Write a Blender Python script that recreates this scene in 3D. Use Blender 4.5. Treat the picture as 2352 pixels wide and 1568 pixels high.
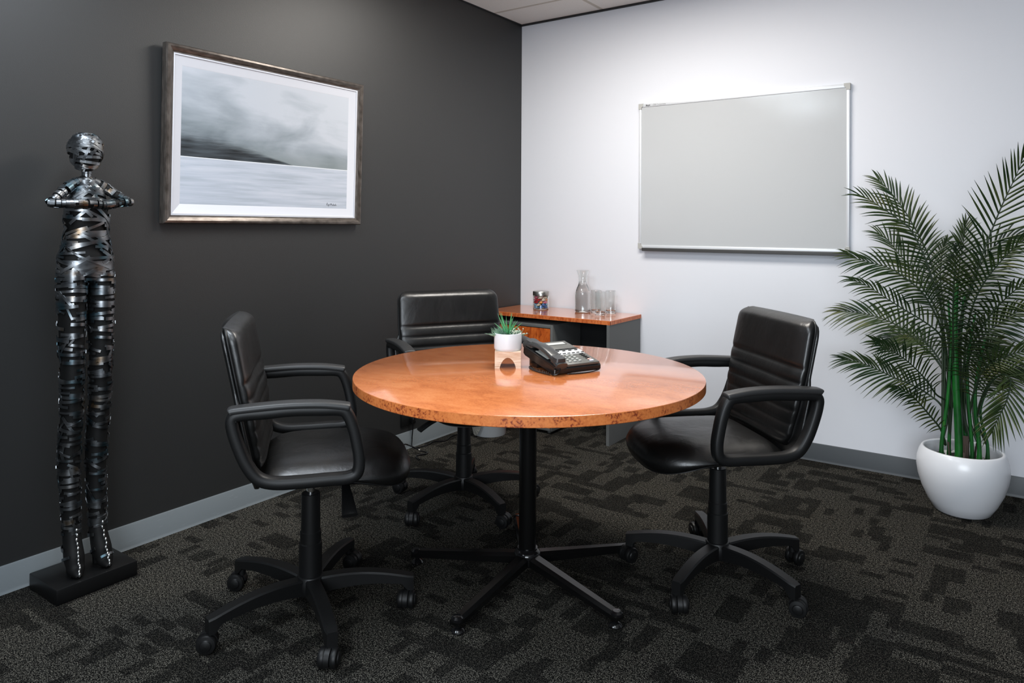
import bpy, bmesh, math, random
from mathutils import Vector, Matrix
R = math.radians
PI = math.pi
sc = bpy.context.scene
col = sc.collection
for o in list(bpy.data.objects):
    bpy.data.objects.remove(o)

# ------------------------------------------------------------------ camera
# room axes: corner of dark wall (X=0) and white wall (Y=0) at the origin, floor Z=0
CAM = Vector((2.794, -4.105, 1.244)); YAW = 0.610; ROLL = 0.005
F_PX = 1657.65; PY = 520.9; W_PX, H_PX = 2352, 1568
cd = bpy.data.cameras.new('camera'); cam = bpy.data.objects.new('camera', cd); col.objects.link(cam)
fw = Vector((-math.sin(YAW), math.cos(YAW), 0)); rt = Vector((math.cos(YAW), math.sin(YAW), 0)); up = Vector((0, 0, 1))
cr = rt * math.cos(ROLL) + up * math.sin(ROLL); cu = up * math.cos(ROLL) - rt * math.sin(ROLL)
mw = Matrix.Identity(4)
for i in range(3):
    mw[i][0] = cr[i]; mw[i][1] = cu[i]; mw[i][2] = -fw[i]; mw[i][3] = CAM[i]
cam.matrix_world = mw
cd.sensor_fit = 'HORIZONTAL'; cd.sensor_width = 36.0
cd.lens = F_PX / W_PX * 36.0
cd.shift_x = 0.0; cd.shift_y = -(H_PX / 2 - PY) / W_PX
cd.clip_start = 0.02
sc.camera = cam

# ------------------------------------------------------------------ light and exposure
sc.view_settings.view_transform = 'Standard'
sc.view_settings.look = 'None'
sc.view_settings.gamma = 1.0
sc.view_settings.use_curve_mapping = False
sc.view_settings.exposure = 0.55
CEIL = 2.631
wd = bpy.data.worlds.new('world'); sc.world = wd; wd.use_nodes = True
wd.node_tree.nodes['Background'].inputs[0].default_value = (0.5, 0.6, 0.75, 1)
wd.node_tree.nodes['Background'].inputs[1].default_value = 0.02


def area(name, loc, rot, sx, sy, power, colour, spread=180):
    l = bpy.data.lights.new(name, 'AREA'); l.shape = 'RECTANGLE'; l.size = sx; l.size_y = sy
    l.energy = power; l.color = colour; l.spread = R(spread)
    o = bpy.data.objects.new(name, l); col.objects.link(o); o.location = loc; o.rotation_euler = rot
    return o


PANELS = [   # centre, size, power, colour, label of the fixture
    ((1.225, -1.23), (1.16, 0.56), 34, (1.0, 0.955, 0.89), 'long ceiling light panel over the side desk corner'),
    ((0.925, -3.03), (0.56, 0.56), 17, (0.84, 0.92, 1.0), 'square ceiling light panel in front of the metal sculpture'),
    ((0.925, -4.23), (0.56, 0.56), 18, (0.80, 0.90, 1.0), 'square ceiling light panel farthest from the white wall'),
    ((2.125, -3.63), (0.56, 0.56), 8, (0.86, 0.93, 1.0), 'square ceiling light panel nearest above the camera')]
lx_wide = lambda w_: w_ > 1
for (x, y), (sx, sy), pw, c, _ in PANELS:
    area('ceiling_panel_lamp', (x, y, CEIL - 0.035), (0, 0, 0), sx, sy, pw, c, 180 if lx_wide(sx) else 172)
area('added_front_fill', (3.2, -5.24, 1.40), (R(90), 0, 0), 1.9, 1.4, 70, (0.84, 0.92, 1.0))  # added cool fill before the unseen front wall, brightens the white wall evenly

# ------------------------------------------------------------------ material helpers
MATS = {}


class NT:
    def __init__(s, name):
        s.m = bpy.data.materials.new(name); s.m.use_nodes = True; s.t = s.m.node_tree
        s.b = s.t.nodes['Principled BSDF']

    def n(s, typ, **kw):
        nd = s.t.nodes.new(typ)
        for k, v in kw.items():
            setattr(nd, k, v)
        return nd

    def l(s, a, b):
        s.t.links.new(a, b)

    def set(s, sock, v):
        if hasattr(v, 'is_output'):
            s.l(v, sock)
        else:
            sock.default_value = v

    def m_(s, op, a, b=0.0, c=0.0, clamp=False):
        nd = s.n('ShaderNodeMath', operation=op, use_clamp=clamp)
        for i, v in enumerate((a, b, c)):
            s.set(nd.inputs[i], v)
        return nd.outputs[0]

    def vm(s, op, a, b=(0, 0, 0)):
        nd = s.n('ShaderNodeVectorMath', operation=op)
        s.set(nd.inputs[0], a); s.set(nd.inputs[1], b)
        return nd.outputs[0]

    def pos(s, kind='Object'):
        return s.n('ShaderNodeTexCoord').outputs[kind]

    def sep(s, v):
        nd = s.n('ShaderNodeSeparateXYZ'); s.l(v, nd.inputs[0]); return nd.outputs

    def comb(s, x, y, z=0.0):
        nd = s.n('ShaderNodeCombineXYZ')
        for i, v in enumerate((x, y, z)):
            s.set(nd.inputs[i], v)
        return nd.outputs[0]

    def scale(s, v, sx, sy, sz):
        nd = s.n('ShaderNodeMapping'); s.l(v, nd.inputs[0]); nd.inputs['Scale'].default_value = (sx, sy, sz); return nd.outputs[0]

    def noise(s, v, scale=5.0, detail=2.0, rough=0.5, dist=0.0, out='Fac'):
        nd = s.n('ShaderNodeTexNoise'); s.l(v, nd.inputs['Vector'])
        nd.inputs['Scale'].default_value = scale; nd.inputs['Detail'].default_value = detail
        nd.inputs['Roughness'].default_value = rough; nd.inputs['Distortion'].default_value = dist
        return nd.outputs[out]

    def vor(s, v, scale, feature='F1', out='Distance'):
        nd = s.n('ShaderNodeTexVoronoi', feature=feature); s.l(v, nd.inputs['Vector']); nd.inputs['Scale'].default_value = scale
        return nd.outputs[out]

    def white(s, v, out='Value'):
        nd = s.n('ShaderNodeTexWhiteNoise', noise_dimensions='3D'); s.l(v, nd.inputs['Vector']); return nd.outputs[out]

    def ramp(s, f, stops, interp='LINEAR'):
        nd = s.n('ShaderNodeValToRGB'); s.set(nd.inputs[0], f); cr_ = nd.color_ramp; cr_.interpolation = interp
        while len(cr_.elements) < len(stops):
            cr_.elements.new(0.5)
        for e, (p, c) in zip(cr_.elements, stops):
            e.position = p; e.color = (*c, 1) if len(c) == 3 else c
        return nd.outputs[0]

    def mix(s, f, a, b, blend='MIX'):
        nd = s.n('ShaderNodeMix', data_type='RGBA', blend_type=blend)
        s.set(nd.inputs[0], f)
        for k, v in ((6, a), (7, b)):
            s.set(nd.inputs[k], (*v, 1) if isinstance(v, tuple) and len(v) == 3 else v)
        return nd.outputs[2]

    def bump(s, h, strength=0.2, dist=0.002):
        nd = s.n('ShaderNodeBump'); nd.inputs['Strength'].default_value = strength; nd.inputs['Distance'].default_value = dist
        s.l(h, nd.inputs['Height']); s.l(nd.outputs[0], s.b.inputs['Normal'])

    def p(s, **kw):
        names = dict(col='Base Color', rough='Roughness', metal='Metallic', spec='Specular IOR Level', coat='Coat Weight', coatr='Coat Roughness', trans='Transmission Weight', ior='IOR', alpha='Alpha', sheen='Sheen Weight', emis='Emission Strength', ecol='Emission Color')
        for k, v in kw.items():
            if isinstance(v, tuple) and len(v) == 3:
                v = (*v, 1)
            s.set(s.b.inputs[names[k]], v)
        return s

    def done(s):
        MATS[s.m.name] = s.m; return s.m


def simple(name, c, rough=0.5, metal=0.0, spec=0.5, **kw):
    return NT(name).p(col=c, rough=rough, metal=metal, spec=spec, **kw).done()


# --- room surfaces
t = NT('dark_wall_paint'); v = t.pos()
t.p(col=(0.0125, 0.0127, 0.0126), rough=0.52, spec=0.7)
t.bump(t.noise(v, 260, 3, 0.6), 0.25, 0.0012); DARKWALL = t.done()
t = NT('white_wall_paint'); v = t.pos()
t.p(col=(0.71, 0.725, 0.77), rough=0.6, spec=0.3)
t.bump(t.noise(v, 260, 3, 0.6), 0.12, 0.001); WHITEWALL = t.done()
GREYWALL = simple('grey_wall_paint', (0.11, 0.11, 0.115), 0.7)

t = NT('ceiling_tile'); v = t.pos(); s_ = t.sep(v)
def seam(coord, off, pitch, w):
    q = t.m_('MODULO', t.m_('ADD', t.m_('SUBTRACT', coord, off), pitch * 20 + w / 2), pitch)
    return t.m_('LESS_THAN', q, w)
grid = t.m_('MAXIMUM', seam(s_[1], -0.33, 0.6, 0.024), seam(s_[0], 0.625, 1.2, 0.024))
spk = t.m_('GREATER_THAN', t.noise(v, 230, 2, 0.6), 0.66)
c = t.mix(t.m_('MULTIPLY', spk, 0.35), (0.86, 0.85, 0.82), (0.42, 0.41, 0.38))
c = t.mix(grid, c, (0.60, 0.57, 0.51))
t.p(col=c, rough=0.9, spec=0.1); CEILMAT = t.done()

t = NT('carpet_tile'); v = t.pos(); s_ = t.sep(v); X, Y = s_[0], s_[1]
TILE = 0.5
ix = t.m_('FLOOR', t.m_('DIVIDE', X, TILE)); iy = t.m_('FLOOR', t.m_('DIVIDE', Y, TILE))
par = t.m_('MODULO', t.m_('ADD', t.m_('ADD', ix, iy), 40.0), 2.0)
A = t.m_('ADD', t.m_('MULTIPLY', X, par), t.m_('MULTIPLY', Y, t.m_('SUBTRACT', 1.0, par)))
B = t.m_('ADD', t.m_('MULTIPLY', Y, par), t.m_('MULTIPLY', X, t.m_('SUBTRACT', 1.0, par)))
wob = t.m_('MULTIPLY', t.m_('SUBTRACT', t.noise(v, 120, 3, 0.7), 0.5), 0.028)
A = t.m_('ADD', A, wob); B = t.m_('ADD', B, wob)
def blocks(la, lb, thr, seed):
    ja = t.m_('FLOOR', t.m_('DIVIDE', A, la)); jb = t.m_('FLOOR', t.m_('DIVIDE', B, lb))
    return t.m_('LESS_THAN', t.white(t.comb(ja, jb, seed)), thr)
d1 = blocks(0.125, 0.05, 0.17, 3.0); d2 = blocks(0.0833, 0.0357, 0.16, 7.0); d3 = blocks(0.1667, 0.0833, 0.10, 11.0)
dark = t.m_('MAXIMUM', t.m_('MAXIMUM', d1, d2), d3)
dark = t.m_('MULTIPLY', dark, t.m_('MULTIPLY_ADD', t.noise(v, 14, 2), 0.7, 0.45, clamp=True))
fib = t.noise(v, 300, 2, 0.7); fib2 = t.noise(v, 110, 2, 0.7)
fibm = t.m_('MULTIPLY', t.m_('SUBTRACT', t.m_('ADD', t.m_('MULTIPLY', fib, 0.75), t.m_('MULTIPLY', fib2, 0.25)), 0.50), 9.0, clamp=True)
light_c = t.mix(t.noise(v, 3, 2), (0.185, 0.170, 0.138), (0.140, 0.134, 0.118))
fc = t.mix(fibm, (0.004, 0.004, 0.004), light_c)
fc = t.mix(t.m_('MULTIPLY', dark, 0.78), fc, (0.004, 0.004, 0.004))
t.p(col=fc, rough=1.0, spec=0.02)
t.bump(fib, 0.3, 0.003); CARPET = t.done()

t = NT('pale_skirting_vinyl'); v = t.pos()
sc_ = t.m_('GREATER_THAN', t.noise(t.scale(v, 1, 2, 30), 6, 3, 0.6, 0.8), 0.67)
t.p(col=t.mix(t.m_('MULTIPLY', sc_, 0.12), (0.165, 0.185, 0.195), (0.42, 0.45, 0.46)), rough=0.45); SKIRTL = t.done()
SKIRTB = simple('slate_skirting_vinyl', (0.050, 0.057, 0.063), 0.45)
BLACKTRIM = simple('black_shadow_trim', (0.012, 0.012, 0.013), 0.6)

# --- furniture
t = NT('black_leather'); v = t.pos()
g = t.vor(v, 520); wr = t.noise(t.scale(v, 1, 1, 0.6), 16, 3, 0.55, 0.6)
t.p(col=(0.0030, 0.0030, 0.0030), rough=t.m_('MULTIPLY_ADD', t.noise(v, 9, 2), 0.16, 0.27), spec=0.72)
t.bump(t.m_('ADD', t.m_('MULTIPLY', g, 0.10), t.m_('MULTIPLY', wr, 1.6)), 0.30, 0.004); LEATHER = t.done()
t = NT('black_plastic'); v = t.pos()
t.p(col=(0.0045, 0.0046, 0.0048), rough=0.46, spec=0.36); t.bump(t.noise(v, 700, 2), 0.12, 0.0008); PLASTIC = t.done()
SOFTPLASTIC = simple('grey_black_armpad', (0.022, 0.022, 0.0225), 0.44)  # pad colour also lightened so the arm tops look lit
CHROME = simple('chrome', (0.75, 0.75, 0.76), 0.12, 1.0)
BLACKSTEEL = simple('black_coated_steel', (0.0035, 0.0035, 0.0035), 0.22, 0.0, 0.4)
GLOSSBLACK = simple('gloss_black', (0.006, 0.006, 0.0065), 0.12)

t = NT('burl_veneer'); v = t.pos()
warp = t.noise(v, 2.5, 3, 0.55, 0.4)
fig = t.noise(t.scale(v, 1.0, 1.8, 1), 11, 6, 0.68, 0.5)
fine = t.noise(t.scale(v, 30, 70, 1), 4, 3, 0.6)
fl = t.m_('GREATER_THAN', t.noise(t.scale(v, 24, 60, 10), 2.4, 3, 0.65, 0.6), 0.68)
f0 = t.m_('ADD', t.m_('MULTIPLY', warp, 0.35), t.m_('MULTIPLY', fig, 0.65))
f0 = t.m_('ADD', f0, t.m_('MULTIPLY', t.m_('SUBTRACT', fine, 0.5), 0.42))
wc = t.ramp(f0, [(0.30, (0.42, 0.108, 0.028)), (0.5, (0.63, 0.190, 0.055)), (0.70, (0.73, 0.265, 0.095))])
wc = t.mix(t.m_('MULTIPLY', fl, 0.35), wc, (0.16, 0.04, 0.015))
t.p(col=wc, rough=0.22, spec=0.5, coat=1.0, coatr=0.10); BURL = t.done()
t = NT('burl_edge_band'); v = t.pos()
sp = t.m_('MULTIPLY', t.noise(v, 120, 3, 0.6, 0.3), t.m_('MULTIPLY_ADD', t.noise(v, 20, 2), 1.3, 0.30))
wc = t.ramp(sp, [(0.34, (0.64, 0.200, 0.055)), (0.54, (0.53, 0.145, 0.038)), (0.66, (0.22, 0.040, 0.016))])
t.p(col=wc, rough=0.35, spec=0.4); BURLEDGE = t.done()
t = NT('burl_drawer_front'); v = t.pos()
f0 = t.noise(t.scale(v, 5, 5, 1.8), 6, 5, 0.65, 1.5)
wc = t.ramp(f0, [(0.32, (0.20, 0.030, 0.006)), (0.5, (0.52, 0.10, 0.016)), (0.68, (0.66, 0.165, 0.03))])
t.p(col=wc, rough=0.3, spec=0.4); BURLFRONT = t.done()
t = NT('burl_banding'); v = t.pos()
f0 = t.noise(t.scale(v, 6, 6, 2.0), 12, 3, 0.6, 0.6)
wc = t.ramp(f0, [(0.35, (0.42, 0.075, 0.016)), (0.62, (0.66, 0.19, 0.055))])
t.p(col=wc, rough=0.35, spec=0.4); BANDING = t.done()
t = NT('charcoal_laminate'); v = t.pos()
t.p(col=t.mix(t.noise(v, 380, 2, 0.6), (0.075, 0.078, 0.077), (0.155, 0.158, 0.154)), rough=0.6); CHARCOAL = t.done()

t = NT('blackened_steel_strip'); v = t.pos()
tint = t.ramp(t.noise(v, 14, 2, 0.5), [(0.32, (0.07, 0.13, 0.16)), (0.45, (0.13, 0.14, 0.15)), (0.60, (0.27, 0.28, 0.29)), (0.72, (0.22, 0.16, 0.105))])
t.p(col=tint, rough=t.m_('MULTIPLY_ADD', t.noise(v, 40, 2), 0.25, 0.20), metal=1.0); STRIP = t.done()
CORE = simple('black_steel_core', (0.004, 0.004, 0.004), 0.6, 0.0, 0.2)
WELD = simple('bright_weld_metal', (0.72, 0.74, 0.74), 0.28, 1.0)
t = NT('black_plinth'); t.p(col=(0.004, 0.004, 0.0042), rough=0.4, spec=0.3); PLINTH = t.done()

GLAZE = simple('white_glazed_ceramic', (0.80, 0.81, 0.84), 0.30, coat=0.25, coatr=0.18)
MATTEPOT = simple('white_matte_ceramic', (0.70, 0.715, 0.73), 0.45)
WHITEPLASTIC = simple('white_plastic', (0.80, 0.82, 0.84), 0.35)
t = NT('grey_plastic_bag'); v = t.pos()
t.p(col=(0.24, 0.235, 0.21), rough=0.32); t.bump(t.noise(v, 30, 4, 0.6, 1.0), 0.6, 0.01); BAG = t.done()
t = NT('pale_wood'); v = t.pos()
t.p(col=t.ramp(t.noise(t.scale(v, 3, 3, 40), 5, 3, 0.6, 0.5), [(0.35, (0.55, 0.33, 0.20)), (0.6, (0.80, 0.62, 0.47))]), rough=0.5); PALEWOOD = t.done()
t = NT('palm_leaf'); v = t.pos()
t.p(col=t.ramp(t.noise(v, 9, 2), [(0.35, (0.012, 0.034, 0.010)), (0.60, (0.042, 0.066, 0.018)), (0.78, (0.11, 0.115, 0.032))]), rough=0.38, spec=0.45); LEAF = t.done()
t = NT('palm_cane'); v = t.pos()
t.p(col=t.ramp(t.noise(t.scale(v, 1, 1, 0.25), 30, 3, 0.6), [(0.35, (0.006, 0.050, 0.010)), (0.65, (0.010, 0.135, 0.018)), (0.8, (0.08, 0.17, 0.01))]), rough=0.4, spec=0.4); CANE = t.done()
RACHIS = simple('palm_rachis', (0.010, 0.024, 0.007), 0.5)
DRYHUSK = simple('dry_brown_husk', (0.045, 0.028, 0.02), 0.8)
SOIL = simple('dark_soil', (0.012, 0.009, 0.007), 0.95)
PEBBLE = simple('white_pebble', (0.70, 0.69, 0.66), 0.5)
ALOE = simple('aloe_green', (0.075, 0.30, 0.115), 0.4)
SAGE = simple('sage_green', (0.16, 0.29, 0.20), 0.55)
PALESAGE = simple('pale_sage', (0.52, 0.56, 0.44), 0.6)

t = NT('whiteboard_enamel'); v = t.pos()
t.p(col=(0.485, 0.50, 0.512), rough=t.m_('MULTIPLY_ADD', t.noise(v, 14, 3, 0.6, 1.0), 0.16, 0.06), spec=0.5); WBSURF = t.done()
ALU = simple('satin_aluminium', (0.70, 0.72, 0.75), 0.42, 0.25)
ALUDARK = simple('dark_tray_lip', (0.055, 0.055, 0.055), 0.5)
CORNERCAP = simple('grey_corner_plastic', (0.42, 0.42, 0.40), 0.5)
INK = simple('dark_ink', (0.03, 0.03, 0.03), 0.6)
INKGREY = simple('grey_ink', (0.22, 0.22, 0.22), 0.6)
t = NT('dark_bronze_frame'); v = t.pos()
t.p(col=t.ramp(t.noise(t.scale(v, 30, 4, 4), 6, 3), [(0.3, (0.055, 0.045, 0.038)), (0.7, (0.14, 0.12, 0.105))]), rough=0.30, metal=0.55); FRAMEM = t.done()
LINER = simple('white_picture_liner', (0.56, 0.575, 0.62), 0.5)

t = NT('seascape_canvas'); uv = t.pos('UV'); s_ = t.sep(uv); U, V = s_[0], s_[1]
HZ = 0.347
rot = t.comb(t.m_('ADD', U, t.m_('MULTIPLY', V, 0.9)), t.m_('SUBTRACT', V, t.m_('MULTIPLY', U, -0.55)), 0.0)
cl = t.noise(t.scale(uv, 1.3, 1.5, 1), 2.6, 5, 0.5, 0.5)
cl2 = t.noise(t.scale(uv, 1.2, 5, 1), 2.5, 3, 0.5)
sky_f = t.m_('ADD', t.m_('MULTIPLY', cl, 0.75), t.m_('MULTIPLY', cl2, 0.25))
# brighter to the right and upwards from the hill
grad = t.m_('ADD', t.m_('MULTIPLY', V, 0.95), t.m_('MULTIPLY', U, 0.34))
sky_f = t.m_('ADD', t.m_('MULTIPLY', t.m_('SUBTRACT', sky_f, 0.5), 1.25), grad)
sky = t.ramp(sky_f, [(0.40, (0.11, 0.135, 0.155)), (0.58, (0.21, 0.245, 0.27)), (0.80, (0.32, 0.355, 0.395)), (1.0, (0.43, 0.46, 0.505))])
low = t.m_('MULTIPLY', t.m_('SUBTRACT', 1.0, t.m_('MULTIPLY', t.m_('ABSOLUTE', t.m_('SUBTRACT', V, HZ + 0.02)), 8.0), clamp=True), 0.62)
sky = t.mix(low, sky, (0.17, 0.20, 0.20))
hh = t.m_('MULTIPLY', t.m_('SUBTRACT', 1.0, t.m_('POWER', t.m_('DIVIDE', U, 0.63, clamp=True), 1.5)), 0.20)
hv = t.m_('DIVIDE', t.m_('SUBTRACT', V, HZ), t.m_('ADD', hh, 0.001))
hv = t.m_('ADD', hv, t.m_('MULTIPLY', t.m_('SUBTRACT', t.noise(t.scale(uv, 3, 22, 1), 3, 3), 0.5), 0.55))
hm = t.ramp(hv, [(0.45, (1, 1, 1)), (1.2, (0, 0, 0))], 'EASE')
hcol = t.ramp(t.noise(t.scale(uv, 2, 14, 1), 2.5, 3), [(0.35, (0.008, 0.011, 0.014)), (0.70, (0.055, 0.070, 0.082))])
sky = t.mix(hm, sky, hcol)
wf = t.noise(t.scale(uv, 1.1, 12, 1), 2.5, 4, 0.55, 0.4)
water = t.ramp(wf, [(0.28, (0.33, 0.37, 0.42)), (0.5, (0.41, 0.45, 0.515)), (0.72, (0.49, 0.52, 0.58))])
c = t.mix(t.m_('LESS_THAN', V, HZ), sky, water)
line = t.m_('LESS_THAN', t.m_('ABSOLUTE', t.m_('SUBTRACT', V, HZ)), 0.0028)
c = t.mix(line, c, (0.66, 0.69, 0.72))
t.p(col=c, rough=0.6, spec=0.3); CANVAS = t.done()

t = NT('clear_glass'); t.p(col=(0.97, 0.985, 0.98), rough=0.0, trans=1.0, ior=1.45); GLASS = t.done()
t = NT('water'); t.p(col=(0.98, 0.99, 0.99), rough=0.0, trans=1.0, ior=1.33); WATER = t.done()
STEELLID = simple('brushed_steel_lid', (0.46, 0.44, 0.41), 0.28, 1.0)
PHONEGREY = simple('phone_charcoal_plastic', (0.095, 0.095, 0.085), 0.42)
HANDSET = simple('handset_dark_plastic', (0.030, 0.031, 0.031), 0.30)
PHONEDARK = simple('phone_black_plastic', (0.009, 0.009, 0.009), 0.25)
LCD = simple('lcd_screen', (0.52, 0.54, 0.50), 0.3)
LABELSTRIP = simple('phone_label_strip', (0.80, 0.80, 0.80), 0.4)
KEYGREY = simple('pale_grey_key', (0.40, 0.40, 0.37), 0.4)
KEYWHITE = simple('white_key', (0.75, 0.76, 0.85), 0.4)
KEYPINK = simple('pink_key', (0.75, 0.45, 0.38), 0.4)

# ------------------------------------------------------------------ mesh helpers


class MB:
    def __init__(s):
        s.v = []; s.f = []; s.mi = []; s.cur = 0; s.uv = None

    def add(s, vs, fs, M=None):
        o = len(s.v)
        s.v += [tuple(M @ Vector(p)) if M else tuple(p) for p in vs]
        s.f += [tuple(i + o for i in f) for f in fs]; s.mi += [s.cur] * len(fs)
        return s

    def box(s, c, d, bev=0.0, seg=2, M=None):
        bm = bmesh.new(); bmesh.ops.create_cube(bm, size=1.0)
        for v_ in bm.verts:
            v_.co = Vector((v_.co.x * d[0], v_.co.y * d[1], v_.co.z * d[2]))
        if bev > 0:
            bmesh.ops.bevel(bm, geom=bm.edges[:], offset=bev, segments=seg, profile=0.5, affect='EDGES')
        T = Matrix.Translation(c)
        s.bm(bm, (M @ T) if M else T)
        return s

    def bm(s, bm, M=None):
        bm.verts.index_update()
        s.add([v_.co for v_ in bm.verts], [[q.index for q in f.verts] for f in bm.faces], M); bm.free()

    def loft(s, rings, cap=True, closed=True, M=None):
        n = len(rings[0]); vs = [p for r in rings for p in r]; fs = []
        for i in range(len(rings) - 1):
            for j in range(n if closed else n - 1):
                k = (j + 1) % n
                fs.append((i * n + j, i * n + k, (i + 1) * n + k, (i + 1) * n + j))
        if cap:
            fs.append(tuple(range(n - 1, -1, -1))); fs.append(tuple((len(rings) - 1) * n + j for j in range(n)))
        return s.add(vs, fs, M)

    def lathe(s, prof, seg=32, c=(0, 0, 0), M=None, closed_profile=False):
        rings = [[(c[0] + r * math.cos(2 * PI * j / seg), c[1] + r * math.sin(2 * PI * j / seg), c[2] + z) for j in range(seg)] for r, z in prof]
        if closed_profile:
            rings.append(rings[0]); return s.loft(rings, cap=False, M=M)
        return s.loft(rings, M=M)

    def tube(s, path, sec, side=None, closed=False, cap=True, M=None):
        """path of Vectors; sec = list of (a,b) offsets or function(i/n)->list; a along side, b along normal"""
        P = [Vector(p) for p in path]; n = len(P); rings = []
        prev = None
        for i, p in enumerate(P):
            if closed:
                tg = P[(i + 1) % n] - P[i - 1]
            else:
                tg = P[min(i + 1, n - 1)] - P[max(i - 1, 0)]
            tg.normalize()
            sd = Vector(side) if side else (prev if prev else (Vector((0, 0, 1)) if abs(tg.z) < 0.9 else Vector((1, 0, 0))))
            sd = sd - tg * sd.dot(tg)
            if sd.length < 1e-6:
                sd = tg.orthogonal()
            sd.normalize(); prev = sd
            nm = tg.cross(sd)
            ss = sec(i / max(1, n - 1)) if callable(sec) else sec
            rings.append([p + sd * a + nm * b for a, b in ss])
        if closed:
            rings.append(rings[0]); return s.loft(rings, cap=False, M=M)
        return s.loft(rings, cap=cap, M=M)

    def build(s, name, mats, parent=None, sharp=35, smooth=True, fix=True):
        me = bpy.data.meshes.new(name); me.from_pydata(s.v, [], s.f)
        mats = mats if isinstance(mats, (list, tuple)) else [mats]
        for m in mats:
            me.materials.append(m)
        if len(mats) > 1:
            me.polygons.foreach_set('material_index', s.mi)
        if fix:
            bm = bmesh.new(); bm.from_mesh(me); bmesh.ops.recalc_face_normals(bm, faces=bm.faces[:]); bm.to_mesh(me); bm.free()
        if smooth:
            me.shade_smooth()
            if sharp:
                me.set_sharp_from_angle(angle=R(sharp))
        me.update()
        o = bpy.data.objects.new(name, me); col.objects.link(o)
        if parent:
            o.parent = parent
        return o


def circ(r, n=12, ry=None):
    ry = r if ry is None else ry
    return [(r * math.cos(2 * PI * i / n), ry * math.sin(2 * PI * i / n)) for i in range(n)]


def spow(c, e):
    return math.copysign(abs(c) ** e, c)


def superell(a, b, e=4.0, n=20):
    return [(a * spow(math.cos(2 * PI * i / n), 2 / e), b * spow(math.sin(2 * PI * i / n), 2 / e)) for i in range(n)]


def catmull(pts, per=6, closed=False):
    P = [Vector(p) for p in pts]; n = len(P); out = []
    rng = range(n if closed else n - 1)
    for i in rng:
        if closed:
            a, b, c_, d = P[i - 1], P[i], P[(i + 1) % n], P[(i + 2) % n]
        else:
            a, b, c_, d = P[max(i - 1, 0)], P[i], P[i + 1], P[min(i + 2, n - 1)]
        for k in range(per):
            q = k / per
            out.append(0.5 * ((2 * b) + (c_ - a) * q + (2 * a - 5 * b + 4 * c_ - d) * q * q + (3 * b - a - 3 * c_ + d) * q ** 3))
    if not closed:
        out.append(P[-1])
    return out


def lerp(tab, z):
    """tab rows (z, a, b, ...) ascending; linear interpolation"""
    if z <= tab[0][0]:
        return tab[0][1:]
    for r0, r1 in zip(tab, tab[1:]):
        if z <= r1[0]:
            q = (z - r0[0]) / (r1[0] - r0[0]); q = q * q * (3 - 2 * q) * 0.5 + q * 0.5
            return tuple(x + (y - x) * q for x, y in zip(r0[1:], r1[1:]))
    return tab[-1][1:]


def tag(o, label=None, cat=None, group=None, kind=None):
    if label: o['label'] = label
    if cat: o['category'] = cat
    if group: o['group'] = group
    if kind: o['kind'] = kind
    return o


def thing(name, loc, label, cat, rz=0.0, group=None):
    o = bpy.data.objects.new(name, None); col.objects.link(o); o.location = loc; o.rotation_euler = (0, 0, rz)
    o.empty_display_size = 0.1
    return tag(o, label, cat, group)


def struct(name, mb, m, label=None, **kw):
    o = mb.build(name, m, **kw); o['kind'] = 'structure'
    if label: o['label'] = label
    return o


# ------------------------------------------------------------------ room shell
RX, RY = 4.4, -5.3
struct('floor', MB().box((RX / 2, RY / 2, -0.05), (RX + 0.2, -RY + 0.2, 0.1)), CARPET, 'charcoal patterned carpet tile floor', smooth=False)
struct('ceiling', MB().box((RX / 2, RY / 2, CEIL + 0.05), (RX + 0.2, -RY + 0.2, 0.1)), CEILMAT, 'speckled ceiling tiles', smooth=False)
struct('wall_left', MB().box((-0.05, RY / 2, CEIL / 2), (0.1, -RY, CEIL)), DARKWALL, 'dark charcoal painted wall', smooth=False)
struct('wall_back', MB().box((RX / 2, 0.05, CEIL / 2), (RX + 0.2, 0.1, CEIL)), WHITEWALL, 'white painted wall', smooth=False)
struct('wall_right', MB().box((RX + 0.05, RY / 2, CEIL / 2), (0.1, -RY, CEIL)), GREYWALL, smooth=False)
struct('wall_front', MB().box((RX / 2, RY - 0.05, CEIL / 2), (RX + 0.2, 0.1, CEIL)), GREYWALL, smooth=False)


def skirting(name, along_x, m, length, hb=0.095):
    prof = [(0, 0), (0.010, 0), (0.0075, 0.006), (0.006, 0.012), (0.006, hb - 0.004), (0.004, hb), (0, hb)]
    mb = MB()
    a0, a1 = 0.0, length
    if along_x:
        rings = [[(a, -d - 0.0005, z) for d, z in prof] for a in (a0, a1)]
    else:
        rings = [[(d + 0.0005, -a, z) for d, z in prof] for a in (a0, a1)]
    mb.loft(rings)
    return struct(name, mb, m, sharp=50)


skirting('baseboard_left', False, SKIRTL, -RY)
skirting('baseboard_back', True, SKIRTB, RX)
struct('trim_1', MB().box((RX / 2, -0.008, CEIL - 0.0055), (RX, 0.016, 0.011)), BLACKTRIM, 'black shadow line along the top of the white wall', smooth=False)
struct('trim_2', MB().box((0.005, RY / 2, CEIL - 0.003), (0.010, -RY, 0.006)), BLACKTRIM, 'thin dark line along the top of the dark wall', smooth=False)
# recessed ceiling light panels (behind the camera's upper edge) that carry the lamps
for (x, y), (lx, ly), pw, c, lab in PANELS:
    mb = MB()
    for sx in (-1, 1):
        mb.box((x + sx * (lx / 2 + 0.012), y, CEIL - 0.012), (0.02, ly + 0.044, 0.024), 0.003)
        mb.box((x, y + sx * (ly / 2 + 0.012), CEIL - 0.012), (lx + 0.004, 0.02, 0.024), 0.003)
    mb.box((x, y, CEIL - 0.004), (lx + 0.02, ly + 0.02, 0.008))
    tag(mb.build('ceiling_light', WHITEPLASTIC), lab, 'light', 'ceiling light panels')

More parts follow.
